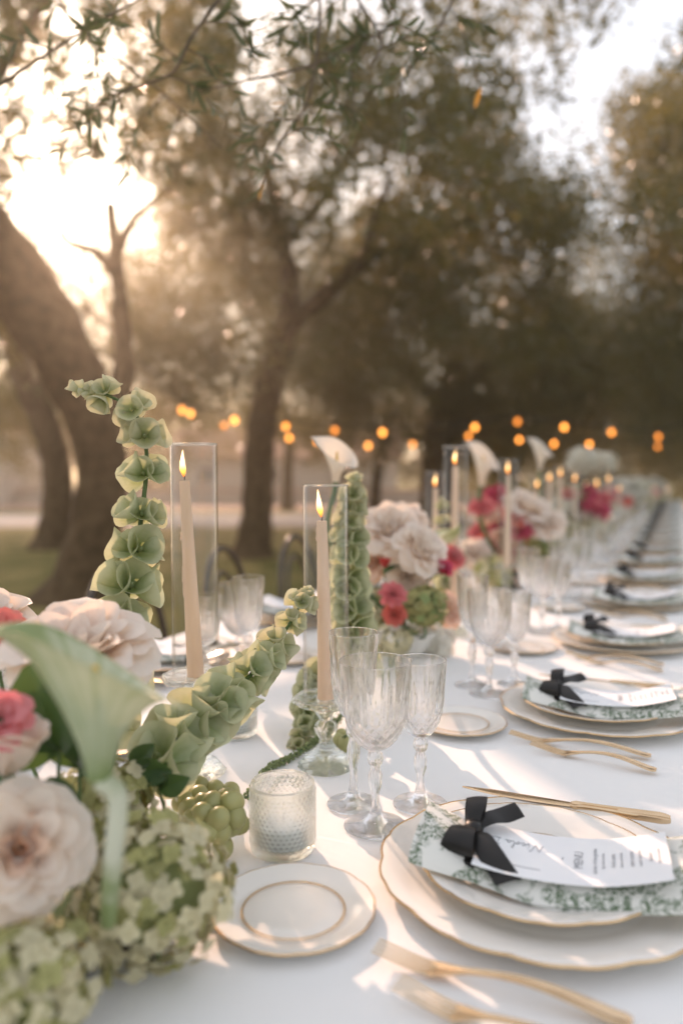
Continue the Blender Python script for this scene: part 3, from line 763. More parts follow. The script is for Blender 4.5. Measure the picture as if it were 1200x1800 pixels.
def script_strokes():
    """the flowing name written by hand across the top of the card: pen strokes as polylines"""
    S = []
    S.append([(0, 0), (.08, .5), (.14, .95), (.2, .6), (.3, .1), (.38, .5), (.46, 1.0), (.54, .95)])                    # N
    S.append([(.58, .4), (.56, .1), (.64, .05), (.72, .4)]); S.append([(.60, .62), (.61, .66)])                             # i
    S.append([(.86, .36), (.78, .4), (.74, .15), (.82, .03), (.92, .2)])                                                     # c
    S.append([(1.02, .36), (.95, .2), (1.0, .03), (1.08, .2), (1.03, .38), (1.14, .3)])                                       # o
    S.append([(1.14, .3), (1.26, .9), (1.20, 1.0), (1.18, .3), (1.24, .04), (1.32, .2)])                                       # l
    S.append([(1.46, .34), (1.36, .36), (1.34, .08), (1.44, .1), (1.48, .36), (1.48, .06), (1.58, .12)])                       # a
    S.append([(1.90, .95), (1.84, .5), (1.82, .02)]); S.append([(1.74, .86), (1.95, 1.02), (2.2, .7), (2.1, .15), (1.74, .02)])  # D
    return S

def menu_card(label, loc, group):
    t = thing('menu_card', label, 'menu card', loc, NAP_ROT, group)
    n = 26; xs = np.linspace(MENU['x0'], MENU['x1'], n); ys = np.linspace(MENU['y0'], MENU['y1'], 4)
    T = np.array([[(x, y, menu_z(x) + .0008) for y in ys] for x in xs]); Bt = T - np.array([0, 0, .0007])
    ring = lambda A: np.concatenate([A[0, :], A[1:, -1], A[-1, -2::-1], A[-2:0:-1, 0]])
    MB().grid(T).grid(Bt, flip=True).grid(np.stack([ring(T), ring(Bt)], 0), cv=True).build('card', M['card'], t)
    mb = MB()
    def line(body, x, size, y=0.0):
        V, F = text_mesh(body, size)
        Q = np.zeros_like(V); Q[:, 0] = x - V[:, 1]; Q[:, 1] = y + V[:, 0]
        Q[:, 2] = [menu_z(a) + .0011 for a in Q[:, 0]]
        mb.raw(Q, F)
    line('MENU', .034, .0135); line('~', .017, .012)
    for k, (a, b) in enumerate((('starter of the garden', 'figs, basil, burrata'), ('fresh pasta', 'lemon and herbs'), ('main course', 'roasted vegetables'), ('dessert', 'almond and pear'))):
        line(a, .050 + .018 * k, .0066); line(b, .058 + .018 * k, .0048)
    for st in script_strokes():
        p = curve([(-.004 - x * .026, .022 - y * .016 + x * .0, 0) for x, y in st], 18)
        p[:, 2] = [menu_z(a) + .0012 for a in p[:, 0]]
        mb.sweep(p, .00034, 4, ref=(0, 0, 1))
    p = np.array([(x, -.032, menu_z(x) + .0012) for x in np.linspace(-.052, -.004, 8)]); mb.sweep(p, .0003, 4, ref=(0, 0, 1))
    mb.build('lettering', M['ink'], t, smooth=False)
    return t

def ribbon_bow(label, loc, group):
    t = thing('ribbon_bow', label, 'bow', loc, NAP_ROT, group); t.scale = (.93, .93, .93)
    zk = .010
    def strip(name, path, wid, side, th=.0006):
        path = curve(path, 22); side = np.asarray(side, float)
        wv = interp(wid, 22) if np.ndim(wid) else np.full(22, wid)
        A = np.zeros((22, 5, 3))
        for i in range(22):
            for j, u in enumerate(np.linspace(-1, 1, 5)):
                s_ = side if side.ndim == 1 else side[0] * (1 - i / 21) + side[-1] * i / 21
                s_ = s_ / np.linalg.norm(s_)
                A[i, j] = path[i] + s_ * u * wv[i] / 2 + np.array([0, 0, .0012 * math.cos(u * 1.6)])
        B = A + np.array([0, 0, -th])
        ring = lambda Q: np.concatenate([Q[0, :], Q[1:, -1], Q[-1, -2::-1], Q[-2:0:-1, 0]])
        MB().grid(A).grid(B, flip=True).grid(np.stack([ring(A), ring(B)], 0), cv=True).build(name, M['satin'], t)
    # loops either way across the napkin, tails falling over the card, band round the napkin
    strip('loop', [(0, .004, 0), (-.003, .026, .0), (-.004, .046, .008), (-.002, .044, .024), (0, .022, .022), (0, .004, .006)], [.012, .022, .027, .027, .022, .012], (1, .1, .15))
    strip('loop', [(0, -.004, 0), (-.006, -.026, .0), (-.010, -.048, -.008), (-.011, -.053, .006), (-.007, -.032, .018), (0, -.004, .006)], [.014, .030, .040, .042, .032, .014], (1, -.35, .1))
    strip('tail', [(.002, .004, .004), (.016, .018, .011), (.032, .034, .010), (.050, .048, .014)], [.012, .020, .024, .023], [(1, -.6, -.3), (.7, -.8, -.5)])
    strip('tail', [(.002, -.004, .002), (.012, -.022, .006), (.026, -.046, -.001), (.050, -.074, -.016)], [.012, .024, .030, .030], [(1, .4, .1), (1, .5, .2)])
    strip('band', [(0, .058, -.026), (0, .060, -.012), (0, .040, -.006), (0, 0, -.003), (0, -.042, -.007), (0, -.060, -.014), (0, -.058, -.026)], .020, (1, 0, 0))
    a = np.linspace(0, 2 * math.pi, 13)
    MB().sweep([(0.0, -.010, .004), (0, -.005, .0065), (0, .005, .0065), (0, .010, .004)], [(.007, .004), (.0105, .0065), (.0105, .0065), (.007, .004)], 12, ref=(0, 0, 1)).build('knot', M['satin'], t)
    return t

CHX = -.112
G = dict(ch='charger plates along the near side', pl='dinner plates along the near side', br='bread plates along the near side', na='printed napkins along the near side', me='menu cards along the near side',
         bo='black bows along the near side', fk='forks along the near side', kn='knives along the near side', gl='glasses along the near side')
def at_setting(dx, dy, z=0.0): return (CHX + dx, SY0 + dy, TZ + z)
def wpos(px, py): q = W(px, py, TZ); return (q[0], q[1], TZ)
near_set = []
near_set.append((plate_thing('charger_plate', 'x', 'charger plate', .176, .017, .62, 20, .016, .0015, at_setting(-.018, .008), G['ch']),
                 'large ivory charger plate with wavy gold rim', 'ch'))
near_set.append((plate_thing('dinner_plate', 'x', 'dinner plate', .132, .019, .60, 18, .013, .0013, at_setting(-.022, .010, .0075), G['pl'], .60), 'ivory dinner plate with gold rim on its charger', 'pl'))
near_set.append((napkin('x', at_setting(-.004, -.006, .0), G['na']), 'green and white printed napkin folded across the plate', 'na'))
near_set.append((menu_card('x', at_setting(-.010, -.010, .0), G['me']), 'white printed menu card lying on the napkin', 'me'))
near_set.append((ribbon_bow('x', at_setting(-.090, -.006, .047), G['bo']), 'black satin bow tied round the napkin', 'bo'))
bp = W(516, 1592, TZ + .01)
near_set.append((plate_thing('bread_plate', 'x', 'bread plate', .082, .011, .58, 18, .010, .0011, (bp[0], bp[1], TZ), G['br'], .63), 'small white bread plate with gold edge', 'br'))
near_set.append((fork('x', at_setting(-.135, -.192, .0), .0, .222, G['fk']), 'gold dinner fork next to the charger', 'fk'))
near_set.append((fork('x', at_setting(-.100, -.232, .0), -.12, .19, G['fk']), 'smaller gold fork on the outer side', 'fk'))
near_set.append((knife('x', at_setting(-.150, .172, .009), .045, .262, G['kn']), 'gold table knife behind the charger', 'kn'))
near_set.append((wine_glass('goblet', 'x', .212, .100, .046, .040, wpos(659, 1452), G['gl']), 'large cut crystal goblet', 'gl'))
near_set.append((wine_glass('flute_glass', 'x', .235, .118, .0335, .036, wpos(621, 1414), G['gl']), 'tall narrow cut crystal flute', 'gl'))
near_set.append((wine_glass('wine_glass', 'x', .198, .094, .0345, .037, wpos(738, 1414), G['gl']), 'cut crystal wine glass', 'gl'))
NSET = 20
FARW = 12
for n in range(NSET):
    for t0, lab, key in near_set:
        if n >= 9 and t0.name.split('.')[0] in ('fork', 'knife'): continue
        o = t0 if n == 0 else copy_tree(t0)
        if n:
            j = .006
            o.location = Vector(t0.location) + Vector((RNG.uniform(-j, j) if key not in ('ch', 'pl', 'na', 'me', 'bo') else 0, STEP * n + (RNG.uniform(-j, j) if key not in ('ch', 'pl', 'na', 'me', 'bo') else 0), 0))
            if key == 'gl': o.rotation_euler.z = RNG.uniform(0, 6.28)
            if key in ('bo', 'me'): o.rotation_euler.z += RNG.uniform(-.09, .09) * (2 if key == 'bo' else 1)
        o['label'] = f'{lab}, {ORD[n]} place along the near side' if n < FARW else f'{lab}, far down the near side'
# the far side: the same things turned round
CHL = -1.088
for n in range(NSET):
    for t0, lab, key in near_set:
        nm = t0.name.split('.')[0]
        if nm in ('fork', 'knife') and n > 3: continue
        if n > 7 and key != 'gl': continue
        o = copy_tree(t0)
        dx, dy = t0.location.x - CHX, t0.location.y - SY0
        o.location = (CHL - dx, SY0 + STEP * n - dy - .01, t0.location.z)
        o.rotation_euler.z = t0.rotation_euler.z + math.pi + (RNG.uniform(0, 6) if key == 'gl' else 0)
        o['group'] = G[key].replace('near', 'far')
        o['label'] = f'{lab}, {ORD[n]} place along the far side' if n < 8 else f'{lab}, far down the far side'

def tumbler(label, loc, rz=0):
    t = thing('tumbler', label, 'tumbler', loc, rz, 'hobnail glass tumblers among the flowers')
    R, h = .0385, .082
    nt_, nr = 36, 13
    def rf(r, z, th):
        q = (z - .010) / (h - .017)
        if not 0 < q < 1: return r + 0 * th
        row = q * nr; ph = (int(row) % 2) * math.pi
        a = np.cos(nt_ * th + ph); b = math.sin(math.pi * (row % 1))
        return r + .0015 * np.clip(.5 + .5 * a, 0, 1) ** 1.2 * b
    zs = np.linspace(.010, h - .007, nr * 5 + 1)
    prof = [(.001, 0), (R - .006, 0), (R - .001, .002), (R, .006)] + [(R, z) for z in zs] + [(R, h - .004), (R - .0006, h - .0006), (R - .0014, h)]
    inner = [(R - .0014, h), (R - .0026, h - .001), (R - .003, h - .005), (R - .0035, .014), (R - .008, .0095), (.001, .009)]
    MB().lathe(prof, 216, rf).lathe(inner, 216).build('glass_body', M['pressed_glass'], t)
    return t
def votive(label, loc):
    t = thing('votive_candle', label, 'candle', loc, 0, 'votive candles inside the hobnail tumblers')
    MB().lathe([(.001, 0), (.030, 0), (.031, .001), (.031, .022), (.029, .0235), (.001, .023)], 40).build('wax_body', M['card'], t)
    MB().sweep([(0, 0, .0235), (.001, 0, .030), (.003, .001, .034)], .0008, 5).build('wick', M['wick'], t)
q = wpos(497, 1492); tumbler('hobnail glass tumbler standing behind the nearest bread plate', q); votive('short white votive inside the nearest hobnail tumbler', (q[0], q[1], q[2] + .0105))
q = wpos(412, 1290); tumbler('hobnail glass tumbler half hidden by the leaning bells of Ireland', q, .4); votive('short white votive in the half hidden tumbler', (q[0], q[1], q[2] + .0105))

# ------------------------------------------------------------------ candles
def candle_set(n, where, xy, disc, length, lean=(0, 0), tube=None, detail=True):
    tube = tube or length + .052
    h = thing('candle_holder', f'clear pressed glass candlestick {where}', 'candle holder', (xy[0], xy[1], TZ), RNG.uniform(0, 1), 'glass candlesticks down the table')
    seg = 48 if detail else 24
    def bob(r, z, th):
        return r * (1 + .05 * np.sign(np.sin(12 * th)) * abs(math.sin(z * 420))) if z < .028 or abs(z - (disc - .008)) < .0045 else r * (1 - .05 * np.abs(np.sin(4 * th)))
    b = [(.001, 0), (.041, 0), (.0425, .003), (.040, .007), (.035, .011), (.033, .016), (.025, .022), (.018, .028), (.012, .036)]
    MB().lathe(b, seg, bob).build('base', M['pressed_glass'], h)
    m = disc - .012 - .036
    st = [(.012, .036), (.010, .036 + m * .12), (.0165, .036 + m * .3), (.0185, .036 + m * .42), (.0165, .036 + m * .54), (.010, .036 + m * .64), (.016, .036 + m * .78), (.018, .036 + m * .88), (.013, .036 + m)]
    MB().lathe(st, seg, bob).build('stem', M['pressed_glass'], h)
    c = [(.013, disc - .012), (.030, disc - .010), (.046, disc - .008), (.050, disc - .004), (.050, disc + .002), (.0485, disc + .003), (.047, disc + .001), (.046, disc), (.0145, disc), (.0145, disc - .006), (.001, disc - .006)]
    MB().lathe(c, seg, bob).build('cup', M['pressed_glass'], h)
    cs = thing('candle', f'ivory taper candle burning {where}', 'candle', (xy[0], xy[1], TZ + disc - .0055), 0, 'burning taper candles down the table')
    lx, ly = lean; L = length + .0055
    ax = lambda z: np.array([lx * z / L, ly * z / L, z])
    w = MB(); zs = np.linspace(0, L, 12); rad = [.0128 - .0052 * z / L for z in zs]
    rn = random.Random(int(xy[1] * 1000))
    w.sweep([ax(z) for z in zs], rad, 16 if detail else 10)
    w.build('wax_body', M['wax'], cs)
    if detail:
        for k in range(5):
            z = L * rn.uniform(.5, .97); a = rn.uniform(2.2, 4.0); r_ = .0128 - .0052 * z / L; l_ = rn.uniform(.012, .05)
            p = [ax(z - l_ * u) + np.array([(r_ + .0004) * math.cos(a), (r_ + .0004) * math.sin(a), 0]) for u in np.linspace(0, 1, 6)]
            MB().sweep(p, [.0008, .0013, .0012, .0014, .0022, .0012], 6).build('wax_drip', M['wax'], cs)
    top = ax(L)
    MB().sweep([top, top + np.array([.0003, 0, .005]), top + np.array([-.0012, 0, .010])], .0008, 5).build('wick', M['wick'], cs)
    fk = rn.uniform(.85, 1.1); fw = rn.uniform(-.009, .009)
    fp = [(.0010, 0), (.0034, .006 * fk), (.0046, .012 * fk), (.0036, .021 * fk), (.0017, .032 * fk), (.0002, .040 * fk)]
    fl = MB(); P = np.zeros((len(fp), 12, 3))
    for i, (r_, z) in enumerate(fp):
        for k in range(12):
            a = k * math.pi / 6; P[i, k] = (r_ * math.cos(a) + fw * (z / .042) ** 2 - .002 * math.sin(z * 90), r_ * math.sin(a), z)
    fl.grid(P + top + np.array([-.001, 0, .0055]), cv=True, flip=True)
    f = fl.build('flame', M['flame'], cs)
    R = .0345
    ht = thing('glass_tube', f'open clear glass tube round the candle {where}', 'candle shade', (xy[0], xy[1], TZ + disc + .0004), 0, 'glass tubes round the candles')
    MB().lathe([(R, 0), (R, tube - .001), (R - .0008, tube), (R - .0017, tube), (R - .0025, tube - .001), (R - .0025, 0), (R, 0)], 224 if detail else 96).build('tube_wall', M['clear_glass'], ht)
    a = np.linspace(0, 2 * math.pi, 49); MB().sweep(np.stack([(R - .0012) * np.cos(a), (R - .0012) * np.sin(a), np.full_like(a, tube + .0009)], -1), .0012, 8, caps=False, ref=(0, 0, 1)).build('tube_rim', M['crystal'], ht)

RIGHT = _R[:2]
q = W(346, 1358, TZ); candle_set(0, 'nearest the tall bells of Ireland', q, .147, .290, tuple(-RIGHT * .014), .342)
q = W(573, 1347, TZ); candle_set(1, 'right behind the three nearest crystal glasses', q, .106, .270, tuple(-RIGHT * .006), .322)
FL = [(800, 800, 2.12, .10, 'before the pink carnations, tallest of its group'), (765, 842, 2.55, .10, 'left of the tallest in the second group'), (893, 820, 2.75, .12, 'behind the pink carnations'),
      (944, 847, 3.5, .10, 'under the small white calla'), (985, 828, 3.9, .13, 'between the carnations and the white globes'), (1049, 847, 4.5, .10, 'before the white hydrangea globes'),
      (1070, 839, 4.7, .13, 'just past the white hydrangea globes'), (1029, 852, 5.2, .11, 'behind the white hydrangea globes'), (1088, 857, 6.0, .10, 'in the blurred fifth group of flowers'),
      (1110, 850, 6.6, .13, 'taller one in the blurred fifth group'), (1136, 862, 8.2, .10, 'in the blurred sixth group of flowers'), (1170, 867, 10.5, .10, 'in the last blurred group before the table end'),
      (1150, 856, 9.6, .13, 'taller one in the last blurred group'), (1010, 838, 4.2, .12, 'over the coral carnation of the fourth group'), (966, 836, 3.8, .12, 'behind the small white calla')]
for k, (px, py, d, disc, wh) in enumerate(FL):
    p = D(px, py + 14 / d, d); candle_set(2 + k, wh, (p[0], p[1]), disc, max(.12, p[2] - TZ - disc - .02), detail=k < 2)

# ------------------------------------------------------------------ flowers
def petal_mb(w=1.0, l=1.0, cup=.5, curl=.3, ruffle=0.0, seed=0, nu=6, nv=6, point=0.0):
    rs = random.Random(seed); ph = rs.uniform(0, 6)
    P = np.zeros((nv, nu, 3))
    for i, v in enumerate(np.linspace(0, 1, nv)):
        hw_ = .5 * w * (math.sin(math.pi * (.10 + .72 * v)) ** .8 if v < .999 else math.sin(math.pi * .82) ** .8 * (1 - point * .6))
        for j, u in enumerate(np.linspace(-1, 1, nu)):
            x = u * hw_; z = v * l * (1 - .10 * u * u * v - point * u * u * .12 * v)
            y = .22 * l * math.sin(math.pi * .62 * v) * cup - cup * 1.1 * (u * hw_) ** 2 / w + curl * max(0, v - .55) ** 2 * l * 2.2
            y += ruffle * math.sin(u * 7 + ph) * v * v * l + .02 * l * math.sin(3 * u + ph) * v
            z += ruffle * .5 * math.cos(u * 9 + ph) * v ** 3 * l
            P[i, j] = (x, y, z)
    return MB().grid(P)
PETAL = dict(rose=[petal_mb(1.05, 1, .9, .35, .015, k) for k in range(3)], open=[petal_mb(1.15, 1, .55, .55, .03, 10 + k) for k in range(3)],
             frill=[petal_mb(.9, 1, .35, .25, .12, 20 + k, 7, 5) for k in range(3)])
PM = {}
def petal_mesh(kind, k, m):
    key = (kind, k, m.name)
    if key not in PM: PM[key] = PETAL[kind][k].mesh('petal', m)
    return PM[key]

def petal_layout(style, R, rnd):
    """[(kind, variant, matrix, ring)]"""
    out = []
    if style == 'rose':
        rings = [(2, .60, -8, .02, 'rose', .30), (3, .66, -12, .05, 'rose', .42), (4, .78, 12, .09, 'rose', .5), (5, .86, 22, .14, 'rose', .62), (6, .92, 36, .18, 'rose', .74), (7, .98, 54, .2, 'open', .86), (7, 1.02, 74, .2, 'open', .96), (6, 1.0, 96, .16, 'open', 1.0)]
    elif style == 'bud':
        rings = [(3, 1.15, -10, .05, 'rose', .5), (3, 1.2, 2, .04, 'rose', .7), (4, 1.3, 8, .10, 'rose', .8), (4, 1.2, 18, .16, 'rose', .9)]
    elif style == 'carnation':
        rings = [(5, .70, 8, .03, 'frill', .5), (7, .84, 24, .06, 'frill', .55), (8, .95, 44, .08, 'frill', .6), (9, 1.0, 66, .1, 'frill', .66), (8, .98, 86, .1, 'frill', .7)]
    else:
        rings = [(5, .7, 14, .04, 'open', .6), (6, .9, 38, .08, 'open', .75), (7, 1.0, 64, .1, 'open', .85)]
    off = 0
    for ri, (n, s_, tilt, r0, kind, wd) in enumerate(rings):
        off += 2.4 + .0 * ri + rnd.uniform(-.3, .3)
        for k in range(n):
            a = off + 2 * math.pi * k / n + rnd.uniform(-.15, .15)
            tl = math.radians(tilt + rnd.uniform(-7, 7)); s2 = s_ * R * rnd.uniform(.92, 1.08)
            A = Matrix.Rotation(a, 4, 'Z') @ Matrix.Translation((0, r0 * R, -.55 * R + .06 * R * ri)) @ Matrix.Rotation(-tl, 4, 'X') @ Matrix.Diagonal((s2 * wd * 1.05, s2, s2, 1))
            out.append((kind, rnd.randrange(3), A, ri))
    return out

def stem_path(p, v, ax, droop=.0):
    p, v, ax = np.array(p, float), np.array(v, float), np.array(ax, float)
    return curve([p, p - ax / np.linalg.norm(ax) * .35 * np.linalg.norm(p - v) + np.array([0, 0, droop]), v], 14)

LEAF_BIG = None
def rose_leaf_mesh():
    P = np.zeros((7, 5, 3))
    for i, v in enumerate(np.linspace(0, 1, 7)):
        hw_ = .022 * math.sin(math.pi * (.04 + .94 * v)) ** .75
        for j, u in enumerate(np.linspace(-1, 1, 5)):
            P[i, j] = (u * hw_, v * .06, .012 * v * v * -1 + abs(u) * hw_ * .5 + .002 * math.sin(9 * v + u))
    return MB().grid(P).mesh('leaf', M['leaf'])
LEAF_BIG = rose_leaf_mesh()

def bloom(name, label, cat, px, py, d, R, axis, style, m, vase, seed, leaves=0, parts=True, group=None, inner=None):
    """a many-petalled flower on its stem; axis: (right, up, towards the camera)"""
    rnd = random.Random(seed); p = D(px, py, d); ax = _R * axis[0] + _up * axis[1] - _fh * axis[2]
    t = thing(name, label, cat, tuple(p), 0, group)
    Fm = frame(ax, rnd.uniform(0, 6))
    lay = petal_layout(style, R, rnd)
    if parts:
        for kind, k, A, ri in lay: put('petal', petal_mesh(kind, k, (inner if inner and ri < 3 else m)), t, M=Fm @ A)
    else:
        mb = MB()
        for kind, k, A, ri in lay: mb.add(PETAL[kind][k], Fm @ A)
        mb.build('petals', m, t)
    c = MB().lathe([(.001, -.75 * R), (.10 * R, -.74 * R), (.22 * R, -.6 * R), (.16 * R, -.42 * R), (.001, -.36 * R)], 10); cb = MB().add(c, Fm); cb.build('calyx', M['stem'], t)
    pth = stem_path(np.array(Fm @ Vector((0, 0, -.7 * R))), np.array(vase) - p, np.array(ax))
    MB().sweep(pth, .0022 if R > .02 else .0014, 7).build('stem', M['stem'], t)
    for k in range(leaves):
        q_ = pth[int(2 + 7 * rnd.random())]; dr = Vector((rnd.uniform(-1, 1), rnd.uniform(-1, 1), rnd.uniform(-.2, .8))).normalized()
        x = dr.cross(Vector((0, 0, 1))).normalized(); z = x.cross(dr)
        put('leaf', LEAF_BIG, t, M=Matrix.Translation(Vector(q_)) @ Matrix((x, dr, z)).transposed().to_4x4() @ Matrix.Scale(rnd.uniform(.6, 1.0), 4))
    return t

def floret_mb(seed):
    mb = MB(); rs = random.Random(seed)
    for k in range(4):
        a = k * math.pi / 2 + rs.uniform(-.12, .12)
        P = np.zeros((4, 3, 3))
        for i, v in enumerate(np.linspace(.04, 1, 4)):
            hw_ = .5 * math.sin(math.pi * (.08 + .78 * v)) ** .8
            for j, u in enumerate((-1, 0, 1)): P[i, j] = (u * hw_, v, .28 * v - .22 * v * v + abs(u) * .10 * rs.uniform(.3, 1.2) + rs.uniform(-.05, .05))
        ca, sa = math.cos(a), math.sin(a)
        Q = P.copy(); Q[..., 0] = P[..., 0] * ca - P[..., 1] * sa; Q[..., 1] = P[..., 0] * sa + P[..., 1] * ca
        mb.grid(Q)
    mb.lathe([(.10, 0.0), (.09, .12), (.001, .16)], 5)
    return mb
FLORET = [floret_mb(k) for k in range(4)]
FM = {}
def floret_mesh(k, m):
    if (k, m.name) not in FM: FM[(k, m.name)] = FLORET[k].mesh('floret', m)
    return FM[(k, m.name)]

def hydrangea(label, p, R, mats, n, vase, seed, fs=.0105, parts=True, squash=.88, core='hyd_core'):
    rnd = random.Random(seed); t = thing('hydrangea', label, 'flower', tuple(p), 0, 'hydrangea heads in the arrangements')
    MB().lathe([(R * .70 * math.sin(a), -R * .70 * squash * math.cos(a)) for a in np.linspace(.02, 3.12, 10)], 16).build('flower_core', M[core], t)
    mb = {m.name: MB() for m in mats}
    for k in range(n):
        z = 1 - 2 * (k + .5) / n; a = k * 2.39996 + rnd.uniform(-.25, .25); r = math.sqrt(1 - z * z)
        dr = Vector((r * math.cos(a), r * math.sin(a), z)); lump = 1 + .10 * math.sin(5 * a + 2 * seed) * r + .08 * math.sin(7 * z + seed)
        pos = Vector((dr.x * R, dr.y * R, dr.z * R * squash)) * lump * rnd.uniform(.84, 1.03)
        ax = (dr + Vector((rnd.uniform(-1, 1), rnd.uniform(-1, 1), rnd.uniform(-1, 1))) * .42)
        A = Matrix.Translation(pos) @ frame(ax, rnd.uniform(0, 6)) @ Matrix.Scale(fs * rnd.uniform(.75, 1.25), 4)
        m = mats[0] if rnd.random() < .70 else mats[1]
        if parts: put('floret', floret_mesh(rnd.randrange(4), m), t, M=A)
        else: mb[m.name].add(FLORET[rnd.randrange(4)], A)
    if not parts:
        tot = MB(); names = [m.name for m in mats]
        for i, nm in enumerate(names):
            for V in mb[nm].v: tot.v.append(V)
            for F_, mi in mb[nm].f: tot.f.append((F_ + tot.n, i))
            tot.n += mb[nm].n
        tag(tot.build('florets', list(mats), t), kind='stuff')
    v = np.array(vase) - np.array(p)
    MB().sweep(stem_path((0, 0, -R * .6), v, (0, 0, 1)), .0032, 7).build('stem', M['stem'], t)
    return t

def bell_mesh(m):
    n = 20; rows = [(.10, 0), (.30, .10), (.56, .34), (.80, .62), (1.0, .94)]
    th = np.arange(n) * 2 * math.pi / n; P = np.zeros((len(rows), n, 3))
    for i, (r, z) in enumerate(rows):
        w = i / 4
        rr = r * (1 + .055 * w ** 3 * np.abs(np.cos(2.5 * th)) ** .6 + .03 * np.sin(3 * th + 1) * w); P[i, :, 0] = rr * np.cos(th); P[i, :, 1] = rr * np.sin(th) * .92; P[i, :, 2] = z + .07 * w ** 3 * np.cos(3 * th)
    mb = MB().grid(P, cv=True)
    mb.lathe([(.11, .10), (.15, .28), (.06, .42), (.001, .46)], 6)
    return mb
BELL = bell_mesh(None); BELL_ME = BELL.mesh('bell', M['bell']); BELL_T = BELL.mesh('bell', M['bell_tip'])

def bells(label, pts, r0, r1, whorls, seed, per=6, tip=12):
    """bells of Ireland spike: (px, py, depth) from the base up"""
    rnd = random.Random(seed); P = [D(*q) for q in pts]; base = P[0]
    t = thing('bells_of_ireland', label, 'flower', tuple(base), 0, 'spikes of bells of Ireland')
    path = curve([p - base for p in P], 60)
    MB().sweep(path, np.linspace(.0042, .0016, 60), 8).build('stem', M['stem'], t)
    dist = np.concatenate([[0], np.cumsum(np.linalg.norm(np.diff(path, axis=0), axis=1))]); tot = dist[-1]
    for w in range(whorls):
        f = clampf(.04 + .90 * (w / (whorls - 1)) ** .92 + rnd.uniform(-.018, .018), .03, .95); s_ = f * tot
        q_ = np.array([np.interp(s_, dist, path[:, k]) for k in range(3)]); q2 = np.array([np.interp(min(s_ + .004, tot), dist, path[:, k]) for k in range(3)]); q1 = np.array([np.interp(max(s_ - .004, 0), dist, path[:, k]) for k in range(3)])
        tn = Vector(q2 - q1).normalized(); r = (r0 + (r1 - r0) * f ** 1.2)
        B = tn.orthogonal().normalized(); Cc = tn.cross(B); off = rnd.uniform(0, 6)
        for k in range(per):
            a = off + 2 * math.pi * k / per + rnd.uniform(-.15, .15)
            out = (B * math.cos(a) + Cc * math.sin(a)); ax = out + tn * rnd.uniform(-.15, .65)
            s = r * rnd.uniform(.78, 1.14)
            A = Matrix.Translation(Vector(q_) + out * (.003 + s * .10)) @ frame(ax, rnd.uniform(0, 6)) @ Matrix.Diagonal((s, s, s * 1.25, 1))
            put('bell', BELL_T if f > .72 else BELL_ME, t, M=A)
    for k in range(tip):
        f = .93 + .07 * k / tip; s_ = f * tot; q_ = np.array([np.interp(s_, dist, path[:, j]) for j in range(3)]); a = k * 2.4
        out = B * math.cos(a) + Cc * math.sin(a); s = r1 * rnd.uniform(.5, .8)
        put('bell', BELL_T, t, M=Matrix.Translation(Vector(q_)) @ frame(out * .7 + tn, 0) @ Matrix.Diagonal((s * .8, s * .8, s * 1.8, 1)))
    return t

def calla(label, px, py, d, H_, R, axis, tip_dir, m, vase, group=None, bend=.25, roll=None, parts=True, stem_pts=None):
    """trumpet with a flared lip drawn out into a point; axis and tip_dir as (right, up, towards camera)"""
    p = D(px, py, d); conv = lambda a: Vector(_R * a[0] + _up * a[1] - _fh * a[2])
    z = conv(axis).normalized(); x = conv(tip_dir); x = (x - z * x.dot(z)).normalized(); y = z.cross(x)
    Fm = Matrix((x, y, z)).transposed().to_4x4()
    t = thing('calla_lily', label, 'flower', tuple(p), 0, group)
    nv, nu = 26, 57; P = np.zeros((nv, nu, 3))
    for i, v in enumerate(np.linspace(0, 1, nv)):
        for j, a in enumerate(np.linspace(-math.pi, math.pi, nu)):
            tip = math.exp(-(a / .55) ** 2); tip2 = math.exp(-(a / .25) ** 2)
            r = R * (.15 + .12 * v + .73 * v ** 1.9 * (1 + .35 * tip) + .28 * tip2 * max(0, v - .72) * 3.0)
            r *= 1 - .0 * abs(a)
            zz = H_ * (v * (.80 + .32 * math.cos(a) * v) - .16 * max(0, v - .7) ** 2 * 9 * (.5 + .6 * tip))
            ov = 1 + .06 * (a / math.pi) * v
            rib = 1 + .012 * math.sin(18 * a) * v
            zz -= H_ * .9 * max(0, v - .86) ** 2 * (1.6 + 1.2 * math.sin(2 * a + .6))
            P[i, j] = (r * math.cos(a) * ov * rib, r * math.sin(a) * ov * rib, zz - H_ * .5)
    so = MB().add(MB().grid(P), Fm).build('spathe', m, t)
    vv, aa = np.meshgrid(np.linspace(0, 1, nv), np.linspace(-math.pi, math.pi, nu), indexing='ij')
    pig = .24 + .85 * np.exp(-(aa / .75) ** 2) * vv ** 2.2 + .22 * np.abs(np.sin(11 * aa)) ** 5 * np.clip(vv * 1.4 - .1, 0, 1) + .45 * (1 - vv) ** 2.5 + .22 * np.clip(vv - .93, 0, 1) * 14 * np.abs(np.sin(aa))
    at = so.data.attributes.new('pigment', 'FLOAT', 'POINT'); at.data.foreach_set('value', np.clip(pig, 0, 1).astype(np.float32).ravel())
    MB().add(MB().sweep([(0, 0, -.35 * H_), (0, 0, -.05 * H_), (.02 * R, 0, .18 * H_)], [.06 * R, .075 * R, .04 * R], 8), Fm).build('spadix', M['spadix'], t)
    b0 = np.array(Fm @ Vector((0, 0, -.5 * H_)))
    pth = curve([b0] + [D(*q) - p for q in stem_pts], 16) if stem_pts else stem_path(b0, np.array(vase) - p, np.array(z))
    MB().sweep(np.vstack([pth[0] + (pth[0] - pth[1]) * .02, pth]), np.concatenate([[R * .13], np.linspace(R * .13, R * .11, len(pth))]), 10).build('stem', M['calla_stem' if m is M['calla_green'] else 'stem'], t)
    return t

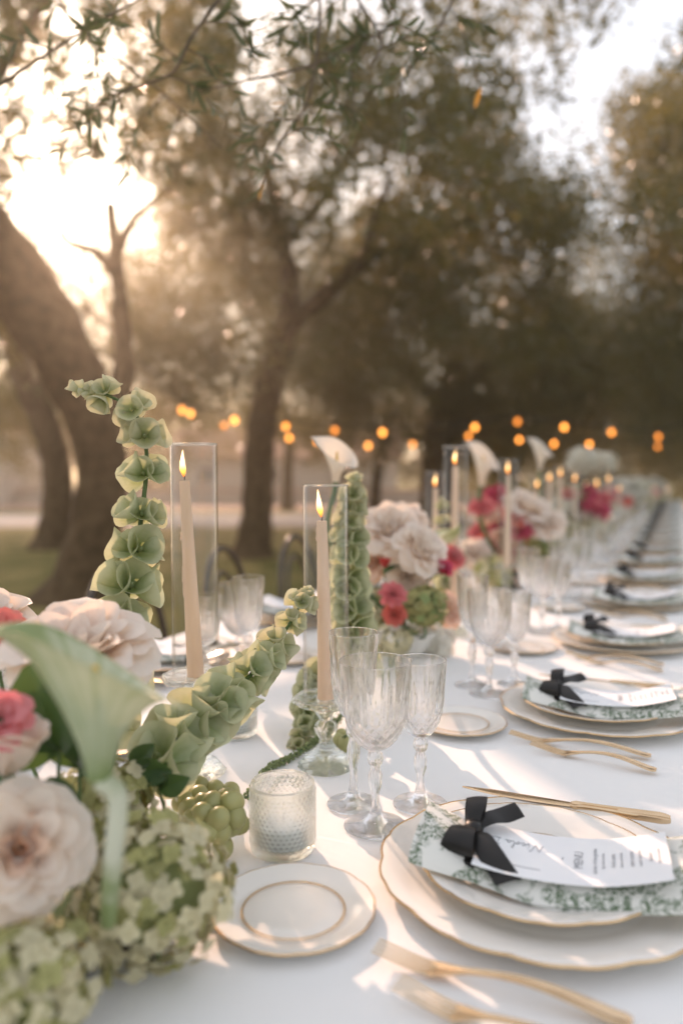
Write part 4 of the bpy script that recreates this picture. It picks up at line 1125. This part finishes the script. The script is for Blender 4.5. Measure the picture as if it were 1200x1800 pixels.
def bowl(label, px, py, R, h, m='bowl_dark'):
    q = W(px, py, TZ)
    t = thing('flower_bowl', label, 'vase', (q[0], q[1], TZ), 0, 'low bowls holding the flowers')
    MB().lathe([(.001, 0), (R * .55, 0), (R * .6, .004), (R * .85, h * .45), (R, h), (R * .97, h + .002), (R * .94, h), (R * .78, h * .45), (R * .3, .012), (.001, .012)], 40).build('bowl_body', M[m], t)
    MB().lathe([(.001, h * .7), (R * .8, h * .7), (R * .8, h * .72), (R * .5, h * .95), (.001, h)], 24).build('flower_foam', M['hyd_core'], t)
    return np.array([q[0], q[1], TZ + h * .9])

# --- first arrangement, close to the camera
v1 = bowl('dark low bowl under the nearest hydrangeas', 150, 1655, .085, .055)
hydrangea('lime and cream hydrangea head resting on the cloth beside the nearest bread plate', D(270, 1562, .70), .070, (M['hyd_a'], M['hyd_b']), 300, v1, 1, fs=.0092)
hydrangea('cream hydrangea head at the bottom corner under the peach rose', D(52, 1735, .585), .052, (M['hyd_a'], M['hyd_b']), 260, v1, 2, fs=.0085)
hydrangea('shaded lime hydrangea head behind the green calla', D(185, 1420, .80), .055, (M['hyd_b'], M['hyd_a']), 230, v1, 3, fs=.009)
bloom('rose', 'open peach centred garden rose over the corner hydrangea', 'flower', 38, 1488, .61, .045, (.45, .55, .75), 'rose', M['rose_white'], v1, 5, 2, inner=M['rose_peach'])
bloom('rose', 'large white rose behind the lip of the green calla', 'flower', 140, 1125, .80, .066, (.1, .9, .3), 'rose', M['rose_white'], v1, 6, 3)
bloom('rose', 'cream rosebud under the pink petals at the side', 'flower', 15, 1325, .66, .040, (.2, .9, .1), 'bud', M['rose_white'], v1, 7, 2)
bloom('carnation', 'bright pink flower above the cream rosebud', 'flower', 0, 1255, .64, .026, (.3, .7, .6), 'open', M['pink'], v1, 8, 1)
bloom('carnation', 'pink flower beside the large white rose', 'flower', 2, 1095, .82, .026, (.2, .8, .5), 'open', M['coral'], v1, 9, 1)
bloom('rose', 'white rose at the edge behind the pink flower', 'flower', -20, 1075, .95, .045, (.2, .9, .3), 'rose', M['rose_white'], v1, 31, 1)
calla('large green streaked calla lily in front of the white rose', 172, 1222, .57, .122, .060, (-.05, .98, -.12), (-1.0, .2, .25), M['calla_green'], v1, 'calla lilies', stem_pts=[(207, 1400, .565), (200, 1500, .57), (190, 1620, .62)])
for k, (px, py, d, s, a) in enumerate(((105, 1320, .72, 1.5, (-.2, .9, .4)), (140, 1350, .74, 1.2, (.5, .6, .4)), (60, 1400, .70, 1.1, (.3, -.5, .6)), (235, 1350, .8, .7, (.8, .0, .3)), (280, 1385, .8, .6, (.7, .3, .3)))):
    p = D(px, py, d); dr = Vector(_R * a[0] + _up * a[1] - _fh * a[2]).normalized(); x = dr.cross(Vector(-_fh)).normalized(); z = x.cross(dr)
    t = thing('leaf_sprig', ('dark green leaf standing between the rosebud and the calla', 'dark leaf folded behind the calla tube', 'drooping dark leaf over the peach rose', 'green leaf reaching towards the bells of Ireland', 'small leaf over the bunch of grapes')[k], 'leaf', tuple(p), 0, 'loose leaves in the nearest arrangement')
    Lm = Matrix((x, dr, z)).transposed().to_4x4() @ Matrix.Scale(s, 4)
    put('leaf', LEAF_BIG, t, M=Lm); put('leaf', LEAF_BIG, t, M=Lm @ Matrix.Rotation(.9, 4, 'Z') @ Matrix.Scale(.8, 4))
    MB().sweep(stem_path((0, 0, 0), v1 - p, (0, 0, 1)), .0018, 6).build('stem', M['stem'], t)
bells('tall bells of Ireland spike bending over beside the nearest candle tube', [(175, 1290, .95), (205, 1130, .97), (232, 1010, .99), (250, 900, 1.0), (258, 800, 1.0), (240, 730, 1.0), (190, 695, 1.0), (138, 688, 1.0)], .0315, .013, 10, 1)
bells('bells of Ireland spike leaning across the tablecloth towards the glasses', [(270, 1370, .84), (320, 1290, .90), (400, 1225, .97), (460, 1165, 1.03), (510, 1095, 1.08), (540, 1040, 1.10)], .027, .012, 10, 2)
bells('upright bells of Ireland spike behind the second candle tube', [(625, 1190, 1.45), (618, 1100, 1.45), (612, 1000, 1.45), (614, 920, 1.45), (622, 845, 1.45)], .031, .016, 11, 3)
bells('drooping bells of Ireland tip on the cloth behind the second candlestick', [(575, 1180, 1.36), (550, 1215, 1.34), (540, 1255, 1.31), (528, 1300, 1.27), (520, 1318, 1.25)], .022, .008, 8, 4)

def amaranth():
    P = [D(*q) for q in ((640, 1210, 1.36), (590, 1270, 1.30), (555, 1302, 1.25), (505, 1335, 1.19))]; P += [W(470, 1352, TZ + .007), W(432, 1402, TZ + .007)]
    base = P[0]; t = thing('amaranth', 'pale green amaranth tassel trailing over the cloth behind the nearest tumbler', 'flower', tuple(base))
    path = curve([p - base for p in P], 90); MB().sweep(path, .0025, 6).build('stem', M['stem'], t)
    mb = MB(); rnd = random.Random(4); ball = MB().lathe([(math.sin(a), -math.cos(a)) for a in np.linspace(.15, 3.0, 5)], 6)
    for k in range(900):
        i = rnd.uniform(0, 88.9); q_ = path[int(i)]; u = i / 89
        r = .0085 * (1 - .35 * u); d = np.array([rnd.gauss(0, 1) for _ in range(3)]); d /= np.linalg.norm(d)
        mb.add(ball, Matrix.Translation(Vector(q_ + d * r * rnd.uniform(.6, 1.0))) @ Matrix.Scale(rnd.uniform(.0011, .0021), 4))
    tag(mb.build('blossom', M['amaranth'], t), kind='stuff')
amaranth()

def grapes(label, spots, px, py):
    p0 = W(px, py, TZ); t = thing('grape_bunch', label, 'grapes', tuple(p0), 0, 'green grapes on the cloth')
    me = MB().lathe([(math.sin(a), -1.18 * math.cos(a)) for a in np.linspace(.02, 3.12, 11)], 16).mesh('grape', M['grape']); rnd = random.Random(3)
    for (x, y, d, r) in spots:
        q_ = D(x, y, d) - p0; q_[2] = max(q_[2], r * .95)
        put('grape', me, t, M=Matrix.Translation(Vector(q_)) @ frame((rnd.uniform(-1, 1), rnd.uniform(-1, 1), rnd.uniform(-.6, .6))) @ Matrix.Scale(r * .98, 4))
        ctr = D(368, 1425, .93) - p0
        MB().sweep([q_, q_ * .5 + ctr * .5 + np.array([0, 0, .002]), ctr], .0008, 5).build('stalk', M['stem'], t)
SP = [(330, 1392, .93, .0125), (352, 1382, .95, .012), (378, 1388, .95, .0125), (405, 1392, .95, .0125), (334, 1420, .90, .0128), (358, 1412, .90, .0115), (372, 1410, .90, .0125), (398, 1402, .92, .012), (408, 1410, .905, .0140),
      (340, 1442, .885, .0140), (356, 1428, .885, .012), (382, 1440, .88, .0145), (413, 1436, .90, .014), (366, 1462, .875, .013), (388, 1462, .885, .0135), (404, 1452, .90, .013), (348, 1398, .92, .012), (322, 1408, .91, .0125), (388, 1424, .92, .0135), (420, 1450, .91, .012)]
grapes('bunch of green grapes between the hydrangea and the nearest tumbler', SP, 368, 1470)
def single_grape():
    p0 = W(392, 1508, TZ); t = thing('grape', 'single amber grape lying below the bunch by the hydrangea', 'grape', (p0[0], p0[1], TZ))
    MB().lathe([(.0125 * math.sin(a), .0128 - .0145 * math.cos(a)) for a in np.linspace(.02, 3.12, 12)], 18).build('skin', M['grape'], t)
    MB().sweep([(0, 0, .0265), (.001, 0, .030)], .001, 6).build('stalk', M['stem'], t)
single_grape()
def second_bunch():
    spots = [(600, 1300, 1.27, .0125), (612, 1310, 1.26, .012), (592, 1316, 1.25, .0125), (606, 1325, 1.24, .0125), (622, 1322, 1.26, .012), (618, 1296, 1.28, .012)]
    p0 = W(606, 1325, TZ); t = thing('grape_bunch', 'few green grapes behind the stems of the nearest glasses', 'grapes', tuple(p0), 0, 'green grapes on the cloth')
    me = bpy.data.meshes.get('grape'); 
    for (x, y, d, r) in spots:
        q_ = D(x, y, d) - p0; q_[2] = max(q_[2], r * .95); put('grape', me, t, M=Matrix.Translation(Vector(q_)) @ Matrix.Scale(r, 4))
        MB().sweep([q_, np.array([0, 0, .03])], .0008, 5).build('stalk', M['stem'], t)
second_bunch()

# --- second arrangement
v2 = bowl('ivory low bowl under the paired white roses', 715, 1150, .08, .06, 'china')
g2 = 'flowers of the second arrangement'
bloom('rose', 'upper of the paired white roses, frilled and blush edged', 'flower', 680, 922, 1.85, .064, (-.1, .7, .7), 'rose', M['rose_white'], v2, 41, 2)
bloom('rose', 'lower of the paired white roses, opening sideways', 'flower', 744, 962, 1.80, .058, (.5, .6, .6), 'rose', M['rose_white'], v2, 42, 2)
bloom('rose', 'blush rose half hidden beside the upright bells of Ireland', 'flower', 650, 985, 1.95, .05, (-.4, .5, .7), 'rose', M['rose_peach'], v2, 43, 1)
bloom('ranunculus', 'dark red bud on a thin stem under the paired white roses', 'flower', 676, 992, 1.74, .016, (0, 1, .2), 'bud', M['red'], v2, 44)
bloom('ranunculus', 'pink ranunculus below the dark red bud', 'flower', 691, 1042, 1.70, .030, (.1, .6, .8), 'carnation', M['pink'], v2, 45)
bloom('ranunculus', 'coral ranunculus hanging lowest by the lime hydrangea', 'flower', 694, 1082, 1.72, .027, (.1, -.1, 1), 'carnation', M['coral'], v2, 46)
bloom('ranunculus', 'magenta bud right of the lower white rose', 'flower', 779, 1002, 1.80, .024, (.4, .5, .7), 'bud', M['magenta'], v2, 47)
hydrangea('small lime hydrangea head below the paired white roses', D(745, 1065, 1.80), .056, (M['hyd_b'], M['bell']), 170, v2, 11)
hydrangea('white hydrangea low behind the nearest wine glass', D(762, 1128, 1.90), .050, (M['hyd_w'], M['hyd_w']), 170, v2, 12, core='hyd_w')
hydrangea('pale lime hydrangea low behind the nearest goblet', D(690, 1125, 1.78), .042, (M['hyd_a'], M['hyd_w']), 110, v2, 13)
bloom('rose', 'cream rose tucked under the lower white rose', 'flower', 718, 1012, 1.86, .045, (.1, .3, 1), 'rose', M['rose_white'], v2, 49, 1)
hydrangea('cream hydrangea tucked behind the coral ranunculus', D(665, 1070, 1.92), .052, (M['hyd_a'], M['hyd_b']), 150, v2, 14)
bloom('rose', 'blush rose low beside the third candlestick', 'flower', 790, 1070, 1.95, .042, (.5, .4, .7), 'rose', M['rose_peach'], v2, 48)
calla('white calla lily rising behind the second candle tube', 592, 808, 1.72, .10, .050, (.05, 1, .15), (-.5, .6, -.3), M['calla_white'], v2, 'calla lilies')
calla('yellow green calla lily arching over the lower white rose', 765, 945, 2.05, .11, .040, (.8, -.25, .3), (.8, .5, 0), M['calla_green'], v2, 'calla lilies')
bells('small bells of Ireland spike left of the tallest candle', [(790, 1080, 2.25), (782, 1000, 2.25), (778, 940, 2.25), (776, 880, 2.25)], .024, .010, 8, 6)

# --- third arrangement
v3 = bowl('dark low bowl under the pink carnations', 885, 1035, .10, .08)
CAR = [(845, 885, 'pink'), (868, 866, 'magenta'), (842, 930, 'pink'), (880, 922, 'magenta'), (905, 905, 'coral'), (898, 962, 'pink'), (925, 978, 'pink'), (872, 897, 'coral'), (912, 930, 'magenta'), (860, 950, 'coral'), (940, 945, 'pink')]
for k, (px, py, c) in enumerate(CAR):
    bloom('carnation', ('topmost pale', 'deepest', 'outermost', 'inner dark', 'bright', 'low soft', 'lowest soft', 'small middle', 'shaded', 'small lower', 'outer soft')[k] + f' {c} carnation in the third arrangement', 'flower', px, py, 2.9 + .12 * (k % 4), .050, (RNG.uniform(-.5, .5), .8, .5), 'carnation', M[c], v3, 60 + k, parts=False, group='carnations in the third arrangement')
bloom('rose', 'wide white rose right of the pink carnations', 'flower', 930, 887, 2.95, .080, (.3, .8, .5), 'rose', M['rose_white'], v3, 80, parts=False)
bloom('rose', 'pale rose low among the pink carnations', 'flower', 905, 1000, 2.95, .055, (.2, .6, .7), 'rose', M['rose_peach'], v3, 81, parts=False)
for k, (px, py, R_, m_, lb) in enumerate(((962, 918, .065, 'rose_white', 'white rose outermost beside the lime hydrangea'), (832, 968, .060, 'rose_white', 'white rose low beside the third candlestick'), (888, 948, .050, 'rose_peach', 'blush rose buried among the carnations'),
        (945, 985, .060, 'rose_white', 'white rose lowest under the wide white rose'), (855, 900, .045, 'rose_peach', 'small blush rose near the topmost carnation'))):
    bloom('rose', lb, 'flower', px, py, 2.92 + .05 * k, R_, (RNG.uniform(-.4, .4), .7, .6), 'rose', M[m_], v3, 180 + k, parts=False, group='roses in the third arrangement')
bloom('rose', 'small white rose between the blush rose and the upright bells of Ireland', 'flower', 652, 940, 1.92, .042, (-.4, .6, .6), 'rose', M['rose_white'], v2, 190, 1)
bloom('rose', 'white rose behind the paired white roses, topmost of its group', 'flower', 716, 905, 2.02, .048, (.2, .8, .5), 'rose', M['rose_white'], v2, 191, 1)
bloom('carnation', 'pink carnation behind the magenta bud', 'flower', 800, 975, 2.1, .036, (.4, .6, .6), 'carnation', M['pink'], v2, 192, parts=False)
calla('tall white calla lily over the pink carnations', 849, 815, 2.9, .17, .062, (.05, 1, .1), (-.2, .9, -.1), M['calla_white'], v3, 'calla lilies')
calla('smaller white calla lily behind the wide white rose', 950, 797, 3.4, .15, .055, (.05, 1, 0), (-.1, .9, -.1), M['calla_white'], v3, 'calla lilies')
hydrangea('lime hydrangea head low beside the wide white rose', D(950, 955, 3.1), .07, (M['hyd_b'], M['bell']), 110, v3, 21, fs=.016, parts=False)
hydrangea('cream hydrangea under the pink carnations', D(865, 1005, 2.9), .07, (M['hyd_a'], M['hyd_b']), 110, v3, 22, fs=.016, parts=False)

# --- the blurred arrangements further along
def far_group(idx, cx, cy, d, items):
    v = bowl(f'dark low bowl under the {ORD[idx]} group of flowers', cx, 835 + FPX * CAMH / d, .09, .08)
    rn = random.Random(idx); sp = 260 / d
    for k in range(9):
        kind = 'rch'[k % 3]; c = ('rose_white', 'pink', 'hyd_w', 'rose_peach', 'magenta', 'hyd_a', 'rose_white', 'coral', 'hyd_b')[k]
        px = cx + rn.uniform(-1, 1) * sp * .62; py = 835 + (cy - 835) * .35 + rn.uniform(-.1, 1) * sp * .30
        items = items + [(kind, px, py, rn.uniform(.065, .095), c, f'{c.replace("rose_white", "white rose").replace("rose_peach", "blush rose").replace("_", " ").replace("hyd w", "white hydrangea").replace("hyd a", "cream hydrangea").replace("hyd b", "lime hydrangea")} {("small bloom", "soft bloom", "round head", "small bloom", "dark bloom", "round head", "second bloom", "bright bloom", "round head")[k]} low in the {ORD[idx]} group of flowers')]
    for k, (kind, px, py, R, c, lab) in enumerate(items):
        dd = d + RNG.uniform(-.15, .15)
        if kind == 'h': hydrangea(lab, D(px, py, dd), R, (M[c], M['hyd_a' if c != 'hyd_w' else 'hyd_w']), 150, v, 100 + idx * 20 + k, fs=R * .24, parts=False, core='hyd_w' if c == 'hyd_w' else 'hyd_core')
        else: bloom('rose' if kind == 'r' else 'carnation', lab, 'flower', px, py, dd, R, (RNG.uniform(-.4, .4), .8, .5), 'rose' if kind == 'r' else 'carnation', M[c], v, 100 + idx * 20 + k, parts=False)
far_group(3, 1025, 960, 4.4, [('h', 1022, 812, .085, 'hyd_w', 'larger white hydrangea globe high over the fourth group'), ('h', 1058, 814, .075, 'hyd_w', 'smaller white hydrangea globe beside the larger one'),
    ('c', 1033, 862, .055, 'magenta', 'magenta carnation under the white globes'), ('c', 1042, 884, .05, 'pink', 'pink carnation under the white globes'), ('c', 985, 893, .055, 'pink', 'pink carnation at the edge of the fourth group'),
    ('r', 1014, 890, .075, 'rose_white', 'white rose among the carnations of the fourth group'), ('h', 985, 930, .09, 'hyd_b', 'lime hydrangea low in the fourth group'), ('h', 1035, 925, .08, 'hyd_a', 'cream hydrangea low in the fourth group'), ('c', 1000, 865, .05, 'coral', 'coral carnation in the fourth group'), ('r', 968, 918, .07, 'rose_white', 'white rose at the near end of the fourth group'), ('c', 960, 890, .05, 'magenta', 'magenta carnation at the near end of the fourth group'),
    ('h', 975, 945, .08, 'hyd_a', 'cream hydrangea at the near end of the fourth group'), ('r', 1052, 900, .07, 'rose_peach', 'blush rose at the far end of the fourth group'), ('c', 1062, 872, .05, 'pink', 'pink carnation at the far end of the fourth group')])
far_group(4, 1088, 920, 6.3, [('h', 1090, 862, .13, 'hyd_w', 'white hydrangea in the fifth group'), ('h', 1110, 868, .11, 'hyd_w', 'second white hydrangea in the fifth group, lower'), ('c', 1078, 880, .07, 'pink', 'pink carnation in the fifth group'),
    ('r', 1100, 885, .08, 'rose_peach', 'blush rose in the fifth group'), ('h', 1085, 900, .11, 'hyd_b', 'lime hydrangea low in the fifth group')])
far_group(5, 1125, 900, 8.6, [('h', 1122, 858, .14, 'hyd_w', 'white hydrangea in the sixth group'), ('r', 1138, 866, .10, 'rose_peach', 'blush rose in the sixth group'), ('h', 1125, 882, .13, 'hyd_b', 'lime hydrangea in the sixth group'), ('c', 1130, 870, .08, 'coral', 'coral carnation in the sixth group')])
far_group(6, 1152, 880, 11.5, [('h', 1150, 856, .16, 'hyd_w', 'white hydrangea in the last group'), ('r', 1160, 862, .12, 'rose_white', 'white rose in the last group'), ('h', 1152, 872, .15, 'hyd_b', 'lime hydrangea in the last group')])

# ------------------------------------------------------------------ hazy air, added to imitate veiling lens glare
def glare_haze_box():
    a, b = (-163, -83, -1.0), (163, 203, 15.0)
    V = [[(a, b)[i & 1][0], (a, b)[i >> 1 & 1][1], (a, b)[i >> 2][2]] for i in range(8)]
    m, nt, out = new_mat('glare_haze'); v = nt.nodes.new('ShaderNodeVolumePrincipled')
    v.inputs['Color'].default_value = (.95, .87, .74, 1); v.inputs['Density'].default_value = GLARE_HAZE; v.inputs['Anisotropy'].default_value = .8
    nt.links.new(v.outputs[0], out.inputs['Volume'])
    tag(MB().raw(V, [[0, 2, 3, 1], [4, 5, 7, 6], [0, 1, 5, 4], [2, 6, 7, 3], [0, 4, 6, 2], [1, 3, 7, 5]]).build('glare_haze', m, smooth=False), kind='stuff')
GLARE_HAZE = .0050
glare_haze_box()
